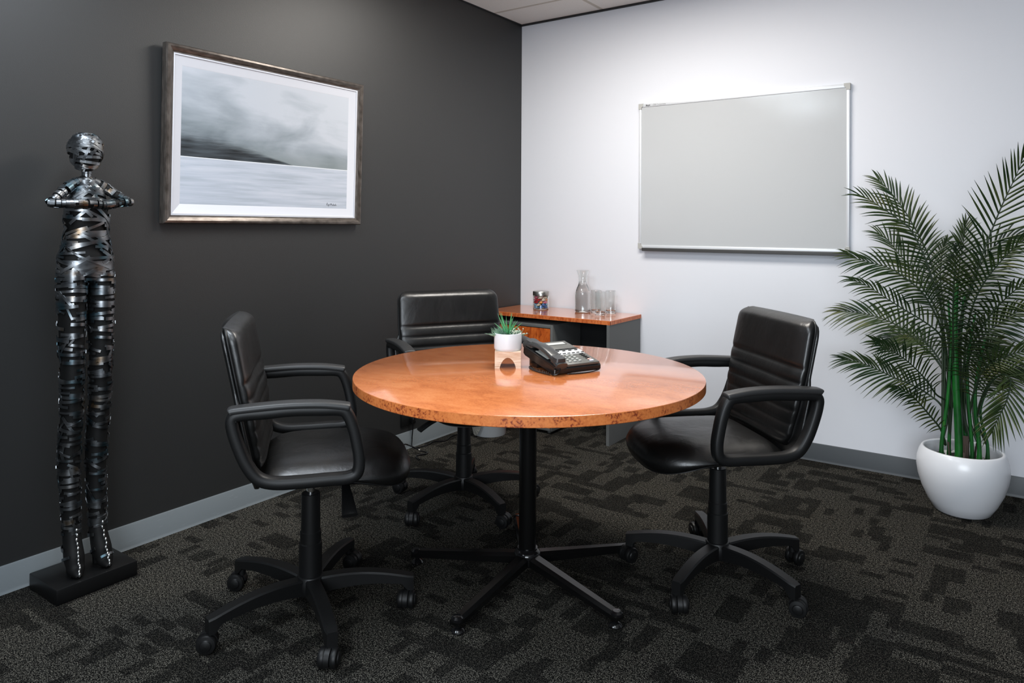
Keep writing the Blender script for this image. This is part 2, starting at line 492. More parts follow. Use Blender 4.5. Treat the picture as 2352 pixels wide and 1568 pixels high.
# ------------------------------------------------------------------ round table
TX, TY, TR, TZ = 1.371, -1.963, 0.612, 0.73
root = thing('round_table', (TX, TY, 0), 'round burl wood meeting table on a black star base', 'table')
prof_top = [(0.0, -0.0325), (TR - 0.002, -0.0325), (TR, -0.0305), (TR, -0.0022), (TR - 0.0007, -0.0007), (TR - 0.0022, 0.0), (0.0, 0.0)]
N = 128
mb = MB()
rings = [[(r * math.cos(2 * PI * j / N), r * math.sin(2 * PI * j / N), TZ + z) for j in range(N)] for r, z in prof_top]
mb.cur = 1; mb.loft(rings[0:4], cap=False); mb.cur = 0; mb.loft(rings[3:], cap=False)
top = mb.build('tabletop', [BURL, BURLEDGE], root, sharp=30)
mb = MB().lathe([(0, 0.683), (0.031, 0.683), (0.031, 0.075), (0, 0.075)], 28)
mb.build('column', BLACKSTEEL, root)
mb = MB().box((0, 0, 0.6905), (0.34, 0.34, 0.012), 0.003)
mb.build('mounting_plate', BLACKSTEEL, root)
mb = MB().lathe([(0, 0.048), (0.040, 0.048), (0.047, 0.055), (0.048, 0.085), (0.044, 0.094), (0.036, 0.100), (0.036, 0.106), (0.0, 0.106)], 28)
mb.build('hub_collar', GLOSSBLACK, root)
for k in range(5):
    a = R(-87 + 72 * k); M = Matrix.Rotation(a, 4, 'Z')
    rings = []
    for q in range(9):
        s_ = q / 8; x = 0.035 + 0.40 * s_; w = 0.026 - 0.008 * s_; zt = 0.088 - 0.040 * s_; h = 0.034 - 0.012 * s_
        rings.append([(x, w * 0.55, zt), (x, w, zt - 0.010), (x, w, zt - h), (x, -w, zt - h), (x, -w, zt - 0.010), (x, -w * 0.55, zt)])
    mb = MB().loft(rings, M=M)
    lg = mb.build('leg', BLACKSTEEL, root, sharp=25)
    mb = MB().lathe([(0, 0), (0.020, 0), (0.022, 0.004), (0.016, 0.012), (0.008, 0.016), (0.008, 0.028), (0, 0.028)], 18, (0.417, 0, 0), M=M)
    mb.lathe([(0, 0.040), (0.019, 0.040), (0.019, 0.048), (0.012, 0.054), (0, 0.055)], 16, (0.422, 0, -0.002), M=M)
    mb.build('foot_glide', GLOSSBLACK, lg)

# ------------------------------------------------------------------ office chairs


def make_chair(loc, ang, base_ang, dz, label, wheel_ang):
    root = thing('office_chair', (loc[0], loc[1], 0), label, 'chair', R(ang), 'black leather office chairs around the table')
    # --- seat cushion
    CX = 0.075; Nn = 72

    def outl(s, k):
        th = 2 * PI * k / Nn; c_, s_ = math.cos(th), math.sin(th)
        if c_ >= 0:
            x = 0.240 * spow(c_, 2 / 2.7); y = 0.246 * spow(s_, 2 / 2.9)
        else:
            x = 0.235 * spow(c_, 2 / 5.0); y = 0.246 * spow(s_, 2 / 5.0)
        return x * s, y * s
    # inset, height at the sides, height at the full rounded front
    lay = [(0.02, .533, .532), (0.3, .533, .532), (.46, .532, .532), (.57, .5305, .530), (.66, .5275, .528), (.74, .523, .526), (.81, .516, .522), (.87, .507, .516), (.92, .498, .507), (.96, .490, .495), (1.0, .483, .474), (.994, .480, .456), (.975, .476, .442), (.94, .474, .431)]

    def defz(x, y, z, zf=None):
        xx = max(0.0, x - 0.05); ff = max(0.0, min(1.0, (x - 0.02) / 0.22)); ff = ff * ff * (3 - 2 * ff)
        zz = z if zf is None else z + (zf - z) * ff
        return zz - 0.22 * xx * xx + 0.05 * max(0, -x - 0.10)
    rings = []
    for s, z, zf in lay:
        r = []
        for k in range(Nn):
            x, y = outl(s, k); r.append((CX + x, y, defz(x, y, z, zf) + dz))
        rings.append(r)
    MB().loft(rings).build('seat', LEATHER, root, sharp=0)
    rings = []
    for s, z, zf in [(.938, .476, .433), (.94, .472, .428), (.88, .463, .423), (.75, .455, .424), (.55, .450, .430), (.3, .448, .440), (.02, .448, .446)]:
        r = []
        for k in range(Nn):
            x, y = outl(s, k); r.append((CX + x, y, defz(x, y, z, zf) + dz))
        rings.append(r)
    MB().loft(rings).build('seat_pan', PLASTIC, root)
    # --- backrest: front cushion with stitched channels, rear shell, piping
    fb = lambda z: -0.180 - (z - 0.522) * 0.205       # rear face of the shell
    def halfw(z):
        h = lerp([(0.50, 0.185), (0.56, 0.225), (0.66, 0.243), (0.78, 0.250), (0.915, 0.247), (0.97, 0.244)], z)[0]
        d = z - (ZT - 0.045)
        if d > 0:
            h -= 0.045 * (1 - math.sqrt(max(0, 1 - (d / 0.0455) ** 2)))
        return h
    ZT = 0.938
    zs = [0.515 + (ZT - 0.515) * i / 92 for i in range(93)]
    rings = []
    for z in zs:
        tk = lerp([(0.50, .040), (0.60, .046), (0.70, .052), (0.78, .050), (0.90, .052), (0.97, .050)], z)[0]
        edge = min(1.0, (ZT - z) / 0.026, (z - 0.512) / 0.03); tk *= math.sqrt(max(0.02, 1 - (1 - edge) ** 2))
        ch = 0.0
        if z < 0.778:
            ph = ((0.778 - z) % 0.0455) / 0.0455
            ch = -0.008 * (1 - math.sqrt(max(0.0, 1 - (2 * ph - 1) ** 2)))
        elif z < 0.80:
            ph = (z - 0.778) / 0.022; ch = -0.008 * (1 - ph) ** 2
        hw = halfw(z); r = []
        for a, b in superell(1, 1, 4.5, 44):
            y = b * hw; curve = 0.016 * (y / 0.25) ** 2
            side = 1 - 0.25 * (abs(y) / hw) ** 4
            xf = fb(z) + 0.008 + (tk + 0.006 + ch * (1 if a > 0 else 0)) * (a * 0.5 + 0.5) * side + curve
            r.append((xf, y, z + dz))
        rings.append(r)
    MB().loft(rings).build('backrest', LEATHER, root, sharp=0)
    rings = []
    for i in range(40):
        z = 0.455 + (ZT - 0.011 - 0.455) * i / 39
        edge = min(1.0, (ZT - 0.011 - z) / 0.02); tk = 0.020 * math.sqrt(max(0.03, 1 - (1 - edge) ** 2))
        hw = lerp([(0.45, 0.170), (0.50, 0.235), (0.54, 0.270), (0.70, 0.276), (0.725, 0.259), (0.75, 0.2495), (0.80, 0.250), (0.88, 0.250), (1.0, 0.25)], z)[0] if z < 0.88 else halfw(z + 0.009) + 0.001
        r = []
        for a, b in superell(1, 1, 5, 36):
            y = b * hw; r.append((fb(z) + 0.008 + tk * 0.5 * a + 0.016 * (y / 0.25) ** 2, y, z + dz))
        rings.append(r)
    MB().loft(rings).build('back_shell', LEATHER, root, sharp=0)
    pth = []
    for i in range(46):
        z = 0.53 + (ZT - 0.006 - 0.53) * i / 45; pth.append((fb(z) + 0.018 + 0.016 * (halfw(z) / .25) ** 2, halfw(z) + 0.001, z + dz))
    pr_ = [(x, -y, z) for x, y, z in reversed(pth)]
    MB().tube(pth + pr_, circ(0.0035, 8)).build('piping', PLASTIC, root)
    # --- arms: closed loops of tube each side with a pad on top
    for sgn, nm in ((-1, 'r'), (1, 'l')):
        y0 = sgn * 0.284
        pts = [(.088, .702), (.108, .684), (.122, .648), (.132, .605), (.139, .558), (.134, .520), (.108, .506), (.05, .505), (-.03, .504), (-.095, .507), (-.138, .523), (-.168, .563), (-.190, .615), (-.205, .665), (-.206, .694), (-.184, .704), (-.12, .706), (-.05, .709), (.03, .706)]
        path = catmull([(x, y0, z + dz) for x, z in pts], 5, True)
        def sect(qv):
            return superell(0.0215, 0.0172, 3.2, 16)
        arm = MB().tube(path, sect(0), side=(0, 1, 0), closed=True).build('arm_frame', PLASTIC, root, sharp=0)
        pp = catmull([(-.214, y0, .7145 + dz), (-.20, y0, .718 + dz), (-.12, y0, .723 + dz), (-.05, y0, .725 + dz), (.03, y0, .722 + dz), (.09, y0, .714 + dz), (.113, y0, .709 + dz)], 5)
        def psec(q):
            e = min(1, q / 0.05, (1 - q) / 0.05); k = 0.55 + 0.45 * math.sqrt(max(0, 1 - (1 - e) ** 2))
            return superell(0.0255 * k, 0.0105 * k, 3.4, 20)
        MB().tube(pp, psec, side=(0, 1, 0)).build('arm_pad', SOFTPLASTIC, arm, sharp=0)
        # bracket tying the loop to the seat
        MB().box((0.03, sgn * 0.246, 0.497 + dz), (0.14, 0.05, 0.012), 0.004).build('arm_bracket', PLASTIC, arm)
    # --- mechanism and lever
    mb = MB().box((0.01, 0, 0.434 + dz), (0.26, 0.14, 0.032), 0.010).box((0.11, 0, 0.412 + dz), (0.07, 0.09, 0.03), 0.01)
    mb.build('tilt_mechanism', PLASTIC, root)
    lv = catmull([(0.10, -0.04, .432 + dz), (0.105, -0.12, .428 + dz), (0.11, -0.19, .408 + dz), (0.115, -0.245, .380 + dz)], 6)
    MB().tube(lv, lambda q: superell(0.013 + 0.011 * max(0, q - .4) / .6, 0.007, 3, 14), side=(1, 0, 0)).build('height_lever', PLASTIC, root)
    # --- gas column
    ct = 0.385
    MB().lathe([(0, ct - 0.02), (0.0135, ct - 0.02), (0.0135, 0.425 + dz), (0, 0.425 + dz)], 20).build('gas_piston', CHROME, root)
    MB().lathe([(0.0, 0.10), (0.036, 0.10), (0.036, 0.225), (0.033, 0.228), (0.033, 0.262), (0.0305, 0.265), (0.0290, ct - 0.002), (0.027, ct), (0.0, ct)], 28).build('column_cover', PLASTIC, root)
    # --- five-star base with casters
    MB().lathe([(0, 0.066), (0.040, 0.066), (0.046, 0.075), (0.046, 0.108), (0.040, 0.122), (0.036, 0.124), (0, 0.124)], 28).build('base_hub', PLASTIC, root)
    for k in range(5):
        a = R(base_ang - ang + 72 * k); M = Matrix.Rotation(a, 4, 'Z'); rings = []
        for q in range(17):
            s_ = q / 16; x = 0.028 + 0.302 * s_
            zt = 0.112 + 0.016 * math.sin(PI * min(1, s_ * 0.9 + 0.1)) - 0.012 * s_ ** 2
            w = 0.0225 - 0.0035 * s_; h = 0.050 - 0.024 * s_
            if s_ > 0.88:
                h = 0.046          # squared end that drops to the caster
            k2 = 0.80 if q == 16 else 1.0
            rings.append([(x, w * k2 * 0.80, zt), (x, w * k2, zt - 0.005), (x, w * k2, zt - h), (x, -w * k2, zt - h), (x, -w * k2, zt - 0.005), (x, -w * k2 * 0.80, zt)])
        lg = MB().loft(rings, M=M).build('base_leg', PLASTIC, root, sharp=24)
        # caster
        sx, sy = 0.311 * math.cos(a), 0.311 * math.sin(a)
        cs = MB().lathe([(0, 0.050), (0.0125, 0.050), (0.0125, 0.075), (0, 0.075)], 16, (sx, sy, 0))
        wa = R(wheel_ang[k] - ang); Mw = Matrix.Translation((sx, sy, 0)) @ Matrix.Rotation(wa, 4, 'Z')
        # hood: drum section over the wheels, trailing off the stem
        for yy0, yy1, r_in, a0, a1 in ((-0.0075, 0.0075, 0.008, -30, 175),):
            pts = [(0.016 + 0.0305 * math.cos(R(a0 + (a1 - a0) * j / 14)), 0.0285 + 0.0305 * math.sin(R(a0 + (a1 - a0) * j / 14))) for j in range(15)]
            pts += [(0.016 + r_in * math.cos(R(a1 - (a1 - a0) * j / 14)), 0.0285 + r_in * math.sin(R(a1 - (a1 - a0) * j / 14))) for j in range(15)]
            cs.loft([[(x, yy, z) for x, z in pts] for yy in (yy0, yy1)], M=Mw)
        c_o = cs.build('caster', PLASTIC, root)
        wh = MB()
        for sg in (-1, 1):
            Mx = Mw @ Matrix.Translation((0.016, sg * 0.0180, 0.0285)) @ Matrix.Rotation(R(-90 * sg), 4, 'X')
            wh.lathe([(0, -0.0095), (0.026, -0.0095), (0.0282, -0.006), (0.0282, 0.004), (0.0262, 0.0075), (0.017, 0.009), (0.0160, 0.0100), (0.0150, 0.0125), (0.010, 0.0142), (0, 0.0148)], 28, M=Mx)
        wh.build('wheel', PLASTIC, c_o)
    return root


make_chair((0.9315, -2.5656), 49.5, 43, 0.014, 'black leather office chair left of the table, nearest the camera, with chrome piston showing', [-60, 20, 215, -135, -60])
make_chair((1.919, -1.556), -135.5, 50, 0.0, 'black leather office chair right of the table beside the potted palm', [70, 140, 250, 300, 10])
make_chair((0.752, -1.554), -31.0, 50, 0.0, 'black leather office chair behind the table with its back to the dark wall', [70, 140, 190, -60, 10])

# ------------------------------------------------------------------ desk along the white wall, pedestal under it
DZ = 0.711
root = thing('side_desk', (0.455, -0.22, 0), 'small charcoal side desk with burl wood top in the corner', 'desk')
def lb(mb, name, m, **kw):
    o = mb.build(name, m, root, **kw); o.location = -root.location; return o
DX0, DX1, DY0, DY1 = 0.008, 0.906, -0.425, -0.012
mb = MB(); mb.box(((DX0 + DX1) / 2, (DY0 + DY1) / 2, DZ - 0.0115), (DX1 - DX0 - .003, DY1 - DY0 - .003, 0.0228), 0.001)
lb(mb, 'desk_top', BURL, smooth=False)
mb = MB().box(((DX0 + DX1) / 2, DY0 + .0008, DZ - 0.0125), (DX1 - DX0, 0.0016, 0.0215)).box((DX1 - .0008, (DY0 + DY1) / 2, DZ - 0.0125), (0.0016, DY1 - DY0, 0.0215))
lb(mb, 'edge_banding', BANDING, smooth=False)
lb(MB().box((DX1 - 0.013, (DY0 + DY1) / 2 - 0.004, (DZ - 0.024) / 2), (0.0185, DY1 - DY0 - 0.004, DZ - 0.024), 0.0008), 'end_panel', CHARCOAL, smooth=False)
lb(MB().box((0.030, (DY0 + DY1) / 2, (DZ - 0.024) / 2), (0.018, DY1 - DY0 - 0.06, DZ - 0.024), 0.0008), 'inner_panel', CHARCOAL, smooth=False)
lb(MB().box(((0.04 + 0.883) / 2, -0.05, 0.47), (0.843, 0.016, 0.43), 0.0008), 'back_panel', BLACKTRIM, smooth=False)  # blacker than the other panels: under-desk shade put into its colour

PX0, PX1, PYF = 0.10, 0.518, -0.42
root = thing('drawer_pedestal', ((PX0 + PX1) / 2, -0.25, 0), 'charcoal drawer pedestal with burl drawer fronts under the side desk', 'drawer unit')
mb = MB()
zt, zb = 0.655, 0.018
mb.box((PX0 + 0.008, -0.25, (zt + zb) / 2), (0.016, 0.34, zt - zb), 0.001).box((PX1 - 0.008, -0.25, (zt + zb) / 2), (0.016, 0.34, zt - zb), 0.001)
mb.box(((PX0 + PX1) / 2, -0.25, zt - 0.010), (PX1 - PX0 - 0.033, 0.34, 0.020), 0.001).box(((PX0 + PX1) / 2, -0.25, zb + 0.008), (PX1 - PX0 - 0.033, 0.34, 0.016), 0.001)
mb.box(((PX0 + PX1) / 2, -0.09, (zt + zb) / 2), (PX1 - PX0 - 0.033, 0.014, zt - zb - 0.04))
for cx_ in (PX0 + 0.04, PX1 - 0.04):
    for cy_ in (-0.385, -0.115):
        mb.lathe([(0, 0), (0.012, 0), (0.012, 0.0175), (0, 0.0175)], 12, (cx_, cy_, 0))
o = mb.build('carcass', CHARCOAL, root, sharp=30); o.location = -root.location
z1 = zt - 0.022
for h in (0.185, 0.185, 0.235):
    mb = MB().box(((PX0 + PX1) / 2, PYF + 0.010, z1 - h / 2), (PX1 - PX0 - 0.036, 0.018, h - 0.004), 0.001)
    d_ = mb.build('drawer_front', BURLFRONT, root, smooth=False); d_.location = -root.location
    hp = catmull([(0.255, PYF + 0.004, z1 - h / 2), (0.258, PYF - 0.018, z1 - h / 2), (0.275, PYF - 0.026, z1 - h / 2), (0.342, PYF - 0.026, z1 - h / 2), (0.36, PYF - 0.018, z1 - h / 2), (0.363, PYF + 0.004, z1 - h / 2)], 5)
    MB().tube(hp, circ(0.006, 10), side=(0, 0, 1)).build('handle', GLOSSBLACK, d_)
    z1 -= h

# ------------------------------------------------------------------ things on the desk
JX, JY = 0.262, -0.150
root = thing('candy_jar', (JX, JY, DZ), 'glass jar of colourful sweets with a brushed steel lid on the side desk', 'jar')
jp = [(0.0, 0.0), (0.049, 0.0), (0.0515, 0.003), (0.0515, 0.086), (0.047, 0.090), (0.047, 0.096), (0.045, 0.096), (0.045, 0.090), (0.0490, 0.085), (0.0490, 0.007), (0.047, 0.005), (0.0, 0.005)]
MB().lathe(jp, 64).build('glass_body', GLASS, root, sharp=20)
MB().lathe([(0, 0.0975), (0.046, 0.0975), (0.050, 0.090), (0.053, 0.090), (0.053, 0.113), (0.050, 0.117), (0, 0.118)], 40).build('lid', STEELLID, root, sharp=40)
rnd = random.Random(5)
CANDY = [('blue', (0.02, 0.16, 0.50)), ('light blue', (0.25, 0.55, 0.80)), ('green', (0.02, 0.32, 0.15)), ('red', (0.55, 0.02, 0.03)), ('pink', (0.80, 0.22, 0.35)), ('orange', (0.85, 0.30, 0.06)), ('cream', (0.85, 0.75, 0.60)), ('purple', (0.10, 0.03, 0.22))]
CM = {n_: simple('wrapper_' + n_.replace(' ', '_'), c_, 0.22, coat=0.4) for n_, c_ in CANDY}


def candy_mesh(n_):
    mb = MB(); rings = []
    for x, r in [(-0.0125, 0.0050), (-0.0105, 0.0036), (-0.0085, 0.0018), (-0.0075, 0.0050), (-0.0055, 0.0062), (0, 0.0066), (0.0055, 0.0062), (0.0075, 0.0050), (0.0085, 0.0018), (0.0105, 0.0036), (0.0125, 0.0050)]:
        tw = 0.5 if abs(x) > 0.008 else 1.0
        rings.append([(x, a * r, b * r * tw) for a, b in superell(1, 1, 3, 12)])
    mb.loft(rings)
    o = mb.build('sweet', CM[n_]); me = o.data; bpy.data.objects.remove(o); return me


cmesh = {n_: candy_mesh(n_) for n_, _ in CANDY}
LAY = [['blue', 'light blue', 'blue', 'blue', 'light blue', 'green', 'green'], ['light blue', 'cream', 'blue', 'light blue', 'green', 'green', 'blue'], ['red', 'orange', 'pink', 'cream', 'purple', 'light blue', 'red'], ['red', 'cream', 'orange', 'pink', 'red', 'orange', 'pink'], ['cream', 'cream', 'green', 'pink', 'red', 'cream', 'pink']]
for li, row in enumerate(LAY):
    z = 0.0150 + li * 0.0158
    for k, n_ in enumerate(row):
        th = R(200 + 51.4 * k + 25 * li); rad = 0.0375
        o = bpy.data.objects.new('sweet', cmesh[n_]); col.objects.link(o)
        o.location = (JX + rad * math.cos(th), JY + rad * math.sin(th), DZ + z)
        o.rotation_euler = (rnd.uniform(-.5, .5), rnd.uniform(-.25, .25), th + PI / 2 + rnd.uniform(-.18, .18)); o.scale = (1.18, 1.18, 1.18)
        tag(o, n_ + ' wrapped sweet inside the glass jar on the side desk', 'sweet', n_ + ' sweets in the jar')

AX, AY = 0.557, -0.123
root = thing('water_carafe', (AX, AY, DZ), 'tall glass water carafe with a flared neck on the side desk', 'carafe')
outer = [(0.0, 0.0), (0.044, 0.0), (0.0485, 0.004), (0.0495, 0.012), (0.0495, 0.112), (0.047, 0.128), (0.040, 0.150), (0.031, 0.172), (0.0275, 0.190), (0.0265, 0.205), (0.029, 0.225), (0.034, 0.245), (0.040, 0.262)]
inner = [(r - 0.0022, z) for r, z in reversed(outer[3:])] + [(0.044, 0.008), (0.0, 0.007)]
def dens(pf):
    return [(p_.x, p_.y) for p_ in catmull([(r, z, 0) for r, z in pf], 6)]


outer = outer[:4] + dens([(0.0495, 0.05)] + outer[4:])
inner = [(r - 0.0022, z) for r, z in reversed(outer[3:])] + [(0.0470, 0.014), (0.044, 0.008), (0.0, 0.007)]
MB().lathe(outer + inner, 72).build('glass_body', GLASS, root, sharp=25)
wprof = [(0.0, 0.0078), (0.0430, 0.0088), (0.0462, 0.0145), (0.0466, 0.05)] + [(r - 0.0029, z) for r, z in outer[4:] if z < 0.19] + [(0.0246, 0.190), (0.0, 0.190)]
o = MB().lathe(wprof, 72, (0, 0, 0)).build('carafe_water', WATER, None, sharp=25); o.location = (AX, AY, DZ)
tag(o, 'clear water filling the glass carafe up to its neck', 'water', kind='stuff')

def tumbler(x, y, label):
    root = thing('drinking_glass', (x, y, DZ), label, 'glass', group='tall drinking glasses beside the carafe')
    pf = [(0.0, 0.0), (0.0285, 0.0), (0.0305, 0.003), (0.0315, 0.14), (0.0310, 0.1408), (0.0306, 0.1408), (0.0302, 0.14), (0.0291, 0.020), (0.026, 0.016), (0.0, 0.0150)]
    MB().lathe(pf, 64).build('glass_body', GLASS, root, sharp=20)
tumbler(0.652, -0.122, 'tall clear drinking glass on the desk partly hidden behind the carafe')
tumbler(0.722, -0.200, 'tall clear drinking glass nearest the front edge of the side desk')
tumbler(0.738, -0.092, 'tall clear drinking glass rightmost on the side desk near the wall')

# ------------------------------------------------------------------ waste bin with bag, cables, socket
BX, BY = 0.196, -0.612
root = thing('waste_bin', (BX, BY, 0), 'round white waste bin on the floor beside the drawer pedestal', 'bin')
MB().lathe([(0, 0.0), (0.094, 0.0), (0.098, 0.004), (0.108, 0.30), (0.1105, 0.303), (0.1105, 0.308), (0.105, 0.308), (0.094, 0.008), (0.0, 0.008)], 48).build('bin_body', WHITEPLASTIC, root, sharp=50)
rnd = random.Random(9); rings = []
for i, (r, z) in enumerate([(0.088, 0.02), (0.100, 0.20), (0.1025, 0.300), (0.106, 0.312), (0.112, 0.311), (0.1155, 0.298), (0.118, 0.275), (0.1175, 0.255), (0.118, 0.235)]):
    ring = []
    for j in range(60):
        th = 2 * PI * j / 60
        drop = 0.0
        if i >= 6:
            side = max(0.0, math.cos(th - R(-96))) ** 5
            drop = (i - 5) / 3 * (0.243 * side - 0.02)
        wv = (0.0022 * math.sin(9 * th + i) + 0.0015 * math.sin(17 * th + 2 * i)) * (1 if i >= 5 else 0.1)
        ring.append(((r + abs(wv) + 0.02 * max(0, drop)) * math.cos(th), (r + abs(wv) + 0.02 * max(0, drop)) * math.sin(th), z - max(0, drop)))
    rings.append(ring)
o = MB().loft(rings, cap=False).build('bin_liner', BAG); o.location = (BX, BY, 0)
tag(o, 'crumpled grey plastic bag lining and hanging over the white bin', 'bag')

pth = catmull([(0.010, -1.10, 0.155), (0.022, -1.10, 0.12), (0.020, -1.105, 0.05), (0.035, -1.11, 0.008), (0.06, -1.02, 0.005), (0.045, -0.95, 0.005), (0.09, -0.90, 0.005), (0.06, -0.80, 0.005), (0.085, -0.72, 0.005)], 8)
o = MB().tube(pth, circ(0.0032, 8)).build('power_cable', GLOSSBLACK); tag(o, 'thin black cable hanging from the dark wall and trailing to the bin', 'cable')
pth = catmull([(0.09, -1.28, 0.005), (0.06, -1.22, 0.05), (0.055, -1.17, 0.04), (0.10, -1.12, 0.005), (0.16, -1.13, 0.005), (0.14, -1.20, 0.005), (0.20, -1.24, 0.005)], 8)
o = MB().tube(pth, circ(0.0038, 8)).build('power_cable', GLOSSBLACK); tag(o, 'black cable looping over the carpet beside the skirting behind the chairs', 'cable')
root = thing('power_socket', (0.0, -1.12, 0.165), 'dark wall power socket low on the dark wall above the skirting', 'socket')
MB().box((0.0045, 0, 0), (0.009, 0.115, 0.072), 0.002).build('face_plate', PLASTIC, root)
MB().box((0.021, 0.02, -0.008), (0.024, 0.03, 0.03), 0.004).build('plug', GLOSSBLACK, root)

# ------------------------------------------------------------------ picture on the dark wall
PY0, PY1, PZ0, PZ1 = -2.558, -1.512, 1.252, 1.968
root = thing('framed_painting', (0.0, (PY0 + PY1) / 2, PZ0), 'large framed grey seascape painting on the dark wall', 'painting')
tilt = Matrix.Rotation(R(1.5), 4, 'Y')
pw, ph_ = PY1 - PY0, PZ1 - PZ0


def frame_ring(prof, w, h, name, m, par, sharp=30):
    """prof: (inset from outer edge, depth from wall)"""
    mb = MB(); rings = []
    for sy, sz in ((-1, 0), (1, 0), (1, 1), (-1, 1)):
        rings.append([(d, sy * (w / 2 - ins), (ins if sz == 0 else h - ins)) for ins, d in prof])
    rings.append(rings[0]); mb.loft(rings, cap=False)
    mb.v = [tuple(tilt @ Vector(p)) for p in mb.v]
    return mb.build(name, m, par, sharp=sharp)


frame_ring([(0.0, 0.003), (0.0, 0.030), (0.004, 0.036), (0.012, 0.038), (0.022, 0.034), (0.030, 0.027), (0.033, 0.027), (0.033, 0.003), (0.0, 0.003)], pw, ph_, 'frame', FRAMEM, root)
frame_ring([(0.031, 0.004), (0.031, 0.024), (0.040, 0.025), (0.042, 0.021), (0.046, 0.0195), (0.075, 0.012), (0.080, 0.010), (0.080, 0.004), (0.031, 0.004)], pw, ph_, 'liner', LINER, root)
me = bpy.data.meshes.new('canvas'); x = 0.0105; ins = 0.079
vs = [tilt @ Vector(p) for p in ((x, -pw / 2 + ins, ins), (x, pw / 2 - ins, ins), (x, pw / 2 - ins, ph_ - ins), (x, -pw / 2 + ins, ph_ - ins), (x - .006, -pw / 2 + ins, ins), (x - .006, pw / 2 - ins, ins), (x - .006, pw / 2 - ins, ph_ - ins), (x - .006, -pw / 2 + ins, ph_ - ins))]
me.from_pydata(vs, [], [(0, 1, 2, 3), (7, 6, 5, 4), (0, 4, 5, 1), (1, 5, 6, 2), (2, 6, 7, 3), (3, 7, 4, 0)])
uvl = me.uv_layers.new(name='UVMap'); uvs = [(0, 0), (1, 0), (1, 1), (0, 1)]
for i in range(4):
    uvl.data[i].uv = uvs[i]
me.materials.append(CANVAS); o = bpy.data.objects.new('canvas', me); col.objects.link(o); o.parent = root
# signature: handwritten strokes, bottom right
strokes = [[(0, 0), (0.4, 3.2), (1.6, 3.4), (1.7, 2.2), (0.5, 1.6), (1.9, 0)], [(2.3, 1.6), (2.6, 0.2), (3.4, 0.3), (3.7, 1.7), (3.5, -1.0), (2.8, -1.4)], [(4.2, 0.1), (4.4, 1.5), (5.2, 1.5), (5.4, 0.1)], [(6.6, -0.2), (6.9, 3.0), (7.8, 0.8), (8.8, 3.0), (9.2, 0.0)], [(9.8, 0.2), (10.0, 1.4)], [(11.4, 1.3), (10.6, 1.1), (10.7, 0.1), (11.5, 0.1)], [(12.0, 3.0), (12.0, 0.0), (12.3, 1.2), (13.0, 1.0), (13.1, 0)], [(14.6, 1.3), (13.8, 1.1), (13.8, 0.2), (14.7, 0.3), (14.8, 1.4), (15.0, 0.0)], [(15.8, 3.0), (15.8, 0.1)], [(17.2, 1.3), (16.5, 1.1), (17.2, 0.5), (16.5, 0.0)]]
mb = MB(); k_ = 0.0036
for st in strokes:
    pts = [tilt @ Vector((0.0108, pw / 2 - ins - 0.128 + x_ * k_, ins + 0.014 + y_ * k_)) for x_, y_ in st]
    mb.tube(catmull(pts, 4), circ(0.0006, 5), side=(1, 0, 0))
mb.build('signature', INK, root)

# ------------------------------------------------------------------ whiteboard on the white wall
WX0, WX1, WZ0, WZ1 = 0.888, 2.081, 1.116, 2.001
root = thing('whiteboard', ((WX0 + WX1) / 2, 0, WZ0), 'large blank whiteboard with aluminium frame on the white wall', 'whiteboard')
hw, hh_ = (WX1 - WX0) / 2, WZ1 - WZ0
MB().box((0, -0.010, hh_ / 2), (2 * hw - 0.02, 0.014, hh_ - 0.02), 0.001).build('writing_surface', WBSURF, root, smooth=False)
MB().box((0, -0.011, hh_ - 0.0105), (2 * hw - 0.04, 0.021, 0.021), 0.004).build('frame_rail', ALU, root)
MB().box((0, -0.011, 0.0105), (2 * hw - 0.04, 0.021, 0.021), 0.004).build('frame_rail', ALU, root)
MB().box((-hw + 0.008, -0.011, hh_ / 2), (0.016, 0.021, hh_ - 0.04), 0.004).build('frame_rail', ALU, root)
MB().box((hw - 0.008, -0.011, hh_ / 2), (0.016, 0.021, hh_ - 0.04), 0.004).build('frame_rail', ALU, root)
MB().box((0.012, -0.022, -0.008), (2 * hw - 0.04, 0.042, 0.012), 0.003).box((0.012, -0.041, -0.001), (2 * hw - 0.04, 0.004, 0.012), 0.001).build('pen_tray', ALUDARK, root)
for sx in (-1, 1):
    for z_ in (0, 1):
        pf = [(0, 0), (0.030, 0), (0.030, 0.016), (0.022, 0.021), (0.019, 0.026), (0.019, 0.034), (0, 0.034)]
        pts = [(sx * (hw + 0.0015 - px_), (hh_ + 0.0015 - pz_) if z_ else (pz_ - 0.0015)) for px_, pz_ in pf]
        MB().loft([[(px_, yy, pz_) for px_, pz_ in pts] for yy in (-0.0005, -0.0245)]).build('corner_cap', CORNERCAP, root, sharp=25)


def text_obj(body, size, M, name, m, parent, ext=0.0003, offset=0.0):
    cv = bpy.data.curves.new(name, 'FONT'); cv.body = body; cv.size = size; cv.extrude = ext; cv.offset = offset
    tmp = bpy.data.objects.new('tmp_text', cv); col.objects.link(tmp)
    bpy.context.view_layer.update()
    dg = bpy.context.evaluated_depsgraph_get(); me_ = bpy.data.meshes.new_from_object(tmp.evaluated_get(dg))
    bpy.data.objects.remove(tmp); me_.name = name
    me_.transform(M); me_.materials.clear(); me_.materials.append(m)
    o = bpy.data.objects.new(name, me_); col.objects.link(o); o.parent = parent
    return o


RX90 = Matrix.Rotation(R(90), 4, 'X')
text_obj('Boyd', 0.0135, Matrix.Translation((-hw + 0.046, -0.0217, hh_ - 0.0152)) @ RX90, 'lettering', INK, root, offset=0.0004)
text_obj('\u2022 OB Corporate', 0.0135, Matrix.Translation((-hw + 0.085, -0.0217, hh_ - 0.0152)) @ RX90, 'lettering', INKGREY, root)

